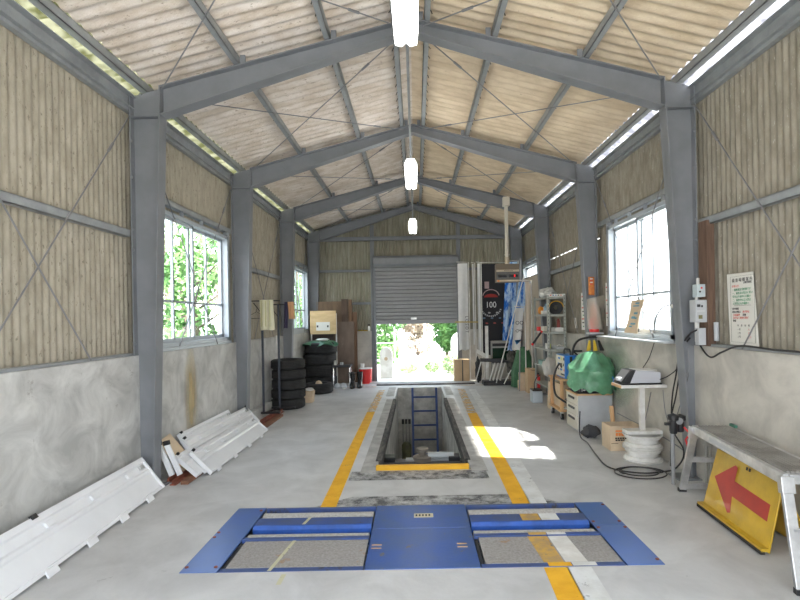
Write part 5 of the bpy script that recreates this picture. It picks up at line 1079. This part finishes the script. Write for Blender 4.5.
q = AY(491, 305, yf); text('number', '100', .21, INKW, Matrix.Translation((q.x, yf, q.z)) @ Mx, t, .004, 'CENTER', .85)
q = AY(491, 296.5, yf); build('emblem', MB().prism([(q.x - .17 * math.cos(a_), yf, q.z - .02 + .085 * math.sin(a_)) for a_ in [i * math.pi / 12 for i in range(13)]], (0, -.004, 0)), mat('dark_red_print', (.28, .02, .015), .7), t)
mb = MB()
for s0, s1, rr in ((.12, .88, .33),):
    mb.tube([(q.x - .20 * math.cos(a_), yf, q.z + .0 + .17 * math.sin(a_)) for a_ in [math.pi * (.05 + .9 * i / 14) for i in range(15)]], .012, 6)
build('emblem_arch', mb, mat('silver_red_print', (.42, .30, .30), .6), t)
q = AY(491, 306, yf)
for k in range(13):
    an = math.pi * (1.12 + .76 * k / 12); build('ring_mark', MB(Matrix.Translation((q.x + .25 * math.cos(an), yf, q.z + .25 * math.sin(an))) @ Mx @ Matrix.Rotation(an + math.pi / 2, 4, 'Z')).box((-.015, -.02, 0), (.015, .02, .003)), mat('dim_white_print', (.35, .35, .36), .7), t)
for k in range(8): build('car_print', crump((a.x + .06 + k * .065, yf + .01, AY(490, 318 + 6 * math.sin(k * 2.1), yf).z), (.035, .012, .02), k, 5), [mat('print_steel_blue', (.12, .18, .26), .6), mat('print_dull_red', (.35, .06, .05), .6), mat('print_pale', (.4, .38, .38), .6)][k % 3], t, smooth=True)
q = AY(484.5, 285, yf); build('pink_print', MB().box((q.x - .0, yf - .004, q.z - .09), (q.x + .11, yf, q.z + .08)), mat('faded_pink_print', (.38, .28, .28), .7), t)
banner('blue_banner', 506, 262, 518.5, 342, 12.15, CLOTH_B, 'blue and white patterned banner right of the black banner', .03, 1.6, skew=-.12, seed=7)
banner('blue_banner', 519, 282, 531.5, 350, 10.9, CLOTH_B, 'blue and white banner slanting before the far right window', .03, 1.4, taper=.3, skew=-.32, seed=9)
t, a, b = banner('white_banner', 515.5, 308, 524.5, 350, 10.8, CLOTH_W, 'short white banner with dark and blue lettering, slanting', .02, 1.0, skew=-.10, seed=11)
for s, yy, m, sz in (('OO', 323, INK, .11), ('CML', 331, INK, .09)):
    q = AY(519.5, yy, 10.74); text('letter', s, sz, m, Matrix.Translation(q) @ Mx, t, .002)
q = AY(517.5, 343, 10.74); build('blue_swoosh', MB().prism([q + V((-.06, 0, .06)), q + V((-.02, 0, -.04)), q + V((.09, 0, .07)), q + V((.02, 0, .0))], (0, .003, 0)), INKB, t)
t, a, b = banner('white_banner', 525, 282, 531, 350, 10.75, mat('cream_banner_cloth', (.66, .58, .48), .8), 'cream and white rolled banner beside the steel shelf', .015, 1.2, seed=12)
build('banner_pole', MB().cyl(AY(506, 345, 10.7).lerp(AY(524, 275, 10.7), -.54), AY(524, 275, 10.7), .012, n=8), WHITEW, label='slanting white banner pole before the far right window', cat='pole')
build('banner_pole', MB().cyl(F(519.5, 391.2), AY(520.5, 258, 11.2), .014, n=8), GREYM, label='upright grey banner pole right of the display box', cat='pole')
mb = MB(); q = AY(455, 322, 12.3); e = AY(478, 322, 12.3); build('banner_tie_rail', MB().bar(q, e, .03), mat('ochre_tie', (.5, .38, .12), .6), label='ochre strap tying the white banners together', cat='strap')
# ================================================================== far right corner
t = carton('cardboard_box', (.93, 12.45, .001), (1.31, 12.80, .535), KRAFT, 'tall tan cardboard box at the right side of the doorway'); build('black_strap', MB().box((1.125, 12.443, .001), (1.15, 12.4485, .53)), BLACKP, t)
q = AY(487, 350, 12.0); build('square_mast', MB().box((q.x - .035, 11.98, .001), (q.x + .035, 12.05, 1.38)), WHITEW, label='square white post standing before the black banner', cat='post', bevel=.003)
t = thing('glass_cabinet', (2.02, 12.3, .45), 'small grey cabinet with dark glass door below the banners', 'cabinet')
a = AY(491, 341, 12.0); b = AY(511, 364, 12.0)
build('cabinet_body', MB().box((a.x, 12.0, b.z), (b.x, 12.1, a.z)).box((a.x, 12.1, .001), (a.x + .03, 12.13, b.z)).box((b.x - .03, 12.1, .001), (b.x, 12.13, b.z)), mat('cabinet_grey', (.32, .32, .29), .5), t, bevel=.004)
build('glass_door', MB().box((a.x + .03, 11.992, b.z + .03), (b.x - .03, 11.9995, a.z - .17)), mat('dark_green_glass', (.015, .04, .025), .12, coat=.5), t); build('top_vent', MB().box((a.x + .03, 11.992, a.z - .13), (b.x - .03, 11.9995, a.z - .06)), DARK, t)
o = None
for k, (y, h) in enumerate(((.3, .2),)): build('scrap_bundle', crump((2.23, 11.75, .50), (.12, .12, .30), 33, 14), mat('grey_brown_scrap', (.16, .145, .12), .7, 0, (.05, .05, .045), 12, .7), label='tangled grey brown bundle between the cabinet and green cover', cat='bundle', smooth=True)
build('black_hat', MB().lathe((2.22, 11.7, .80), [(.001, .06), (.08, .05), (.10, .01), (.16, 0), (.16, -.006), (.001, -.006)], 24), BLACKP, label='black flat cap on top of the tangled bundle', cat='cap', smooth=True)
t = thing('black_plinth', (1.9, 11.9, 0), 'low black tray base on floor before the glass cabinet', 'tray'); a = F(481, 383); b = F(511, 383)
build('tray_body', MB().box((a.x, 11.60, .001), (b.x, 11.95, .10)), BLACKP, t, bevel=.008)
def stool(x, y, s, lab):
    t = thing('folding_stool', (x, y, .1), lab, 'folding stool', 'folded white legged stools')
    for dx, sl in ((0, .13 * s),): 
        for dy in (0, .06): build('leg', MB().tube([(x + dx, y + dy, .105), (x + dx + sl, y + dy, .52)], .012, 8), PAPER, t, smooth=True)
    build('seat', MB().box((x + .0 + .06 * s, y - .02, .52), (x + .14 + .06 * s, y + .09, .56)), BLACKP, t, bevel=.006); return t
for k, x in enumerate((1.70, 1.78, 1.86, 1.94)): stool(x, 11.68, 1, 'folded stool with white legs on the black tray, number %s from the left' % ['one', 'two', 'three', 'four'][k])
t = thing('walking_stick_stand', (1.56, 11.5, 0), 'white leaning pole with black bracket left of the stools', 'pole'); build('leaning_leg', MB().cyl(F(475.5, 382), AY(481, 362, 11.6), .014, n=8), PAPER, t); build('leaning_leg', MB().cyl(F(485, 382), AY(484, 362, 11.6), .014, n=8), PAPER, t); build('bracket', MB().bar(AY(480, 360, 11.6), AY(505, 360.5, 11.6), .05, .08), BLACKP, t, bevel=.006)
build('leaning_stick', MB().cyl(AY(504, 384, 11.2), AY(511, 370, 11.3), .012, n=8), PAPER, label='white stick leaning at right end of the black tray', cat='stick'); build('leaning_stick', MB().tube([AY(496.5, 383, 11.2), AY(500, 367, 11.3), AY(504, 366, 11.3)], .010, 8), GREYB, label='bent grey stick leaning on the black tray', cat='stick', smooth=True)
build('dark_bundle', crump((1.50, 12.2, .30), (.08, .12, .30), 44, 12), mat('dark_cloth', (.03, .03, .03), .8), label='dark bundle standing right of the tan cardboard box', cat='bundle', smooth=True)
q = AY(481, 352, 12.1); build('white_card', MB().prism([AY(477, 349, 12.1), AY(486, 354, 12.1), AY(485.5, 358, 12.1), AY(476.5, 353, 12.1)], (0, .01, 0)), PAPER, label='white card propped left of the square white post', cat='card')

# cream cloth hung over the far right window
t = thing('window_cloth', (2.64, 11.3, 1.0), 'beige cloth hung over the lower far right window', 'cloth')
cloth('hanging_cloth', (2.66, 12.3, 2.50), (0, -1.95, 0), (-.02, 0, -1.5), mat('beige_curtain_cloth', (.52, .45, .36), .85), None, None, .02, 6, 60, 10, parent=t, seed=3)
build('cloth_rod', MB().cyl((2.66, 12.35, 2.51), (2.66, 10.32, 2.51), .012, n=8), GREYM, t)
def stainmat(name, c, amt):
    m = mat(name, c, .8); nt = m.node_tree; N = nt.nodes; L = nt.links; b = N['Principled BSDF']
    tc = N.new('ShaderNodeTexCoord'); mp = N.new('ShaderNodeMapping'); mp.inputs['Location'].default_value = (-1, -1, -1); mp.inputs['Scale'].default_value = (2, 2, 2)
    L.new(tc.outputs['Generated'], mp.inputs[0]); g = N.new('ShaderNodeTexGradient'); g.gradient_type = 'SPHERICAL'
    n = N.new('ShaderNodeTexNoise'); n.inputs['Scale'].default_value = 3; L.new(tc.outputs['Generated'], n.inputs[0])
    sub = N.new('ShaderNodeVectorMath'); sub.operation = 'MULTIPLY'; sub.inputs[1].default_value = (0, 1, 1); L.new(mp.outputs[0], sub.inputs[0]); L.new(sub.outputs[0], g.inputs[0])
    mu = N.new('ShaderNodeMath'); mu.operation = 'MULTIPLY'; L.new(g.outputs[1], mu.inputs[0]); L.new(n.outputs[0], mu.inputs[1])
    m2 = N.new('ShaderNodeMath'); m2.operation = 'MULTIPLY'; m2.inputs[1].default_value = amt; m2.use_clamp = True; L.new(mu.outputs[0], m2.inputs[0]); L.new(m2.outputs[0], b.inputs['Alpha']); return m
a = AX(590, 300, 2.698); b = AX(640, 420, 2.698)
struct('trim_18', MB().box((2.698, min(a.y, b.y), b.z), (2.6995, max(a.y, b.y), 1.284)), stainmat('green_wall_stain', (.36, .50, .38), 1.2))
a = AX(183, 352, -2.698); b = AX(199, 435, -2.698)
struct('trim_19', MB().box((-2.6995, min(a.y, b.y), b.z - .1), (-2.698, max(a.y, b.y), 1.35)), stainmat('ochre_wall_stain', (.62, .50, .28), 1.3))
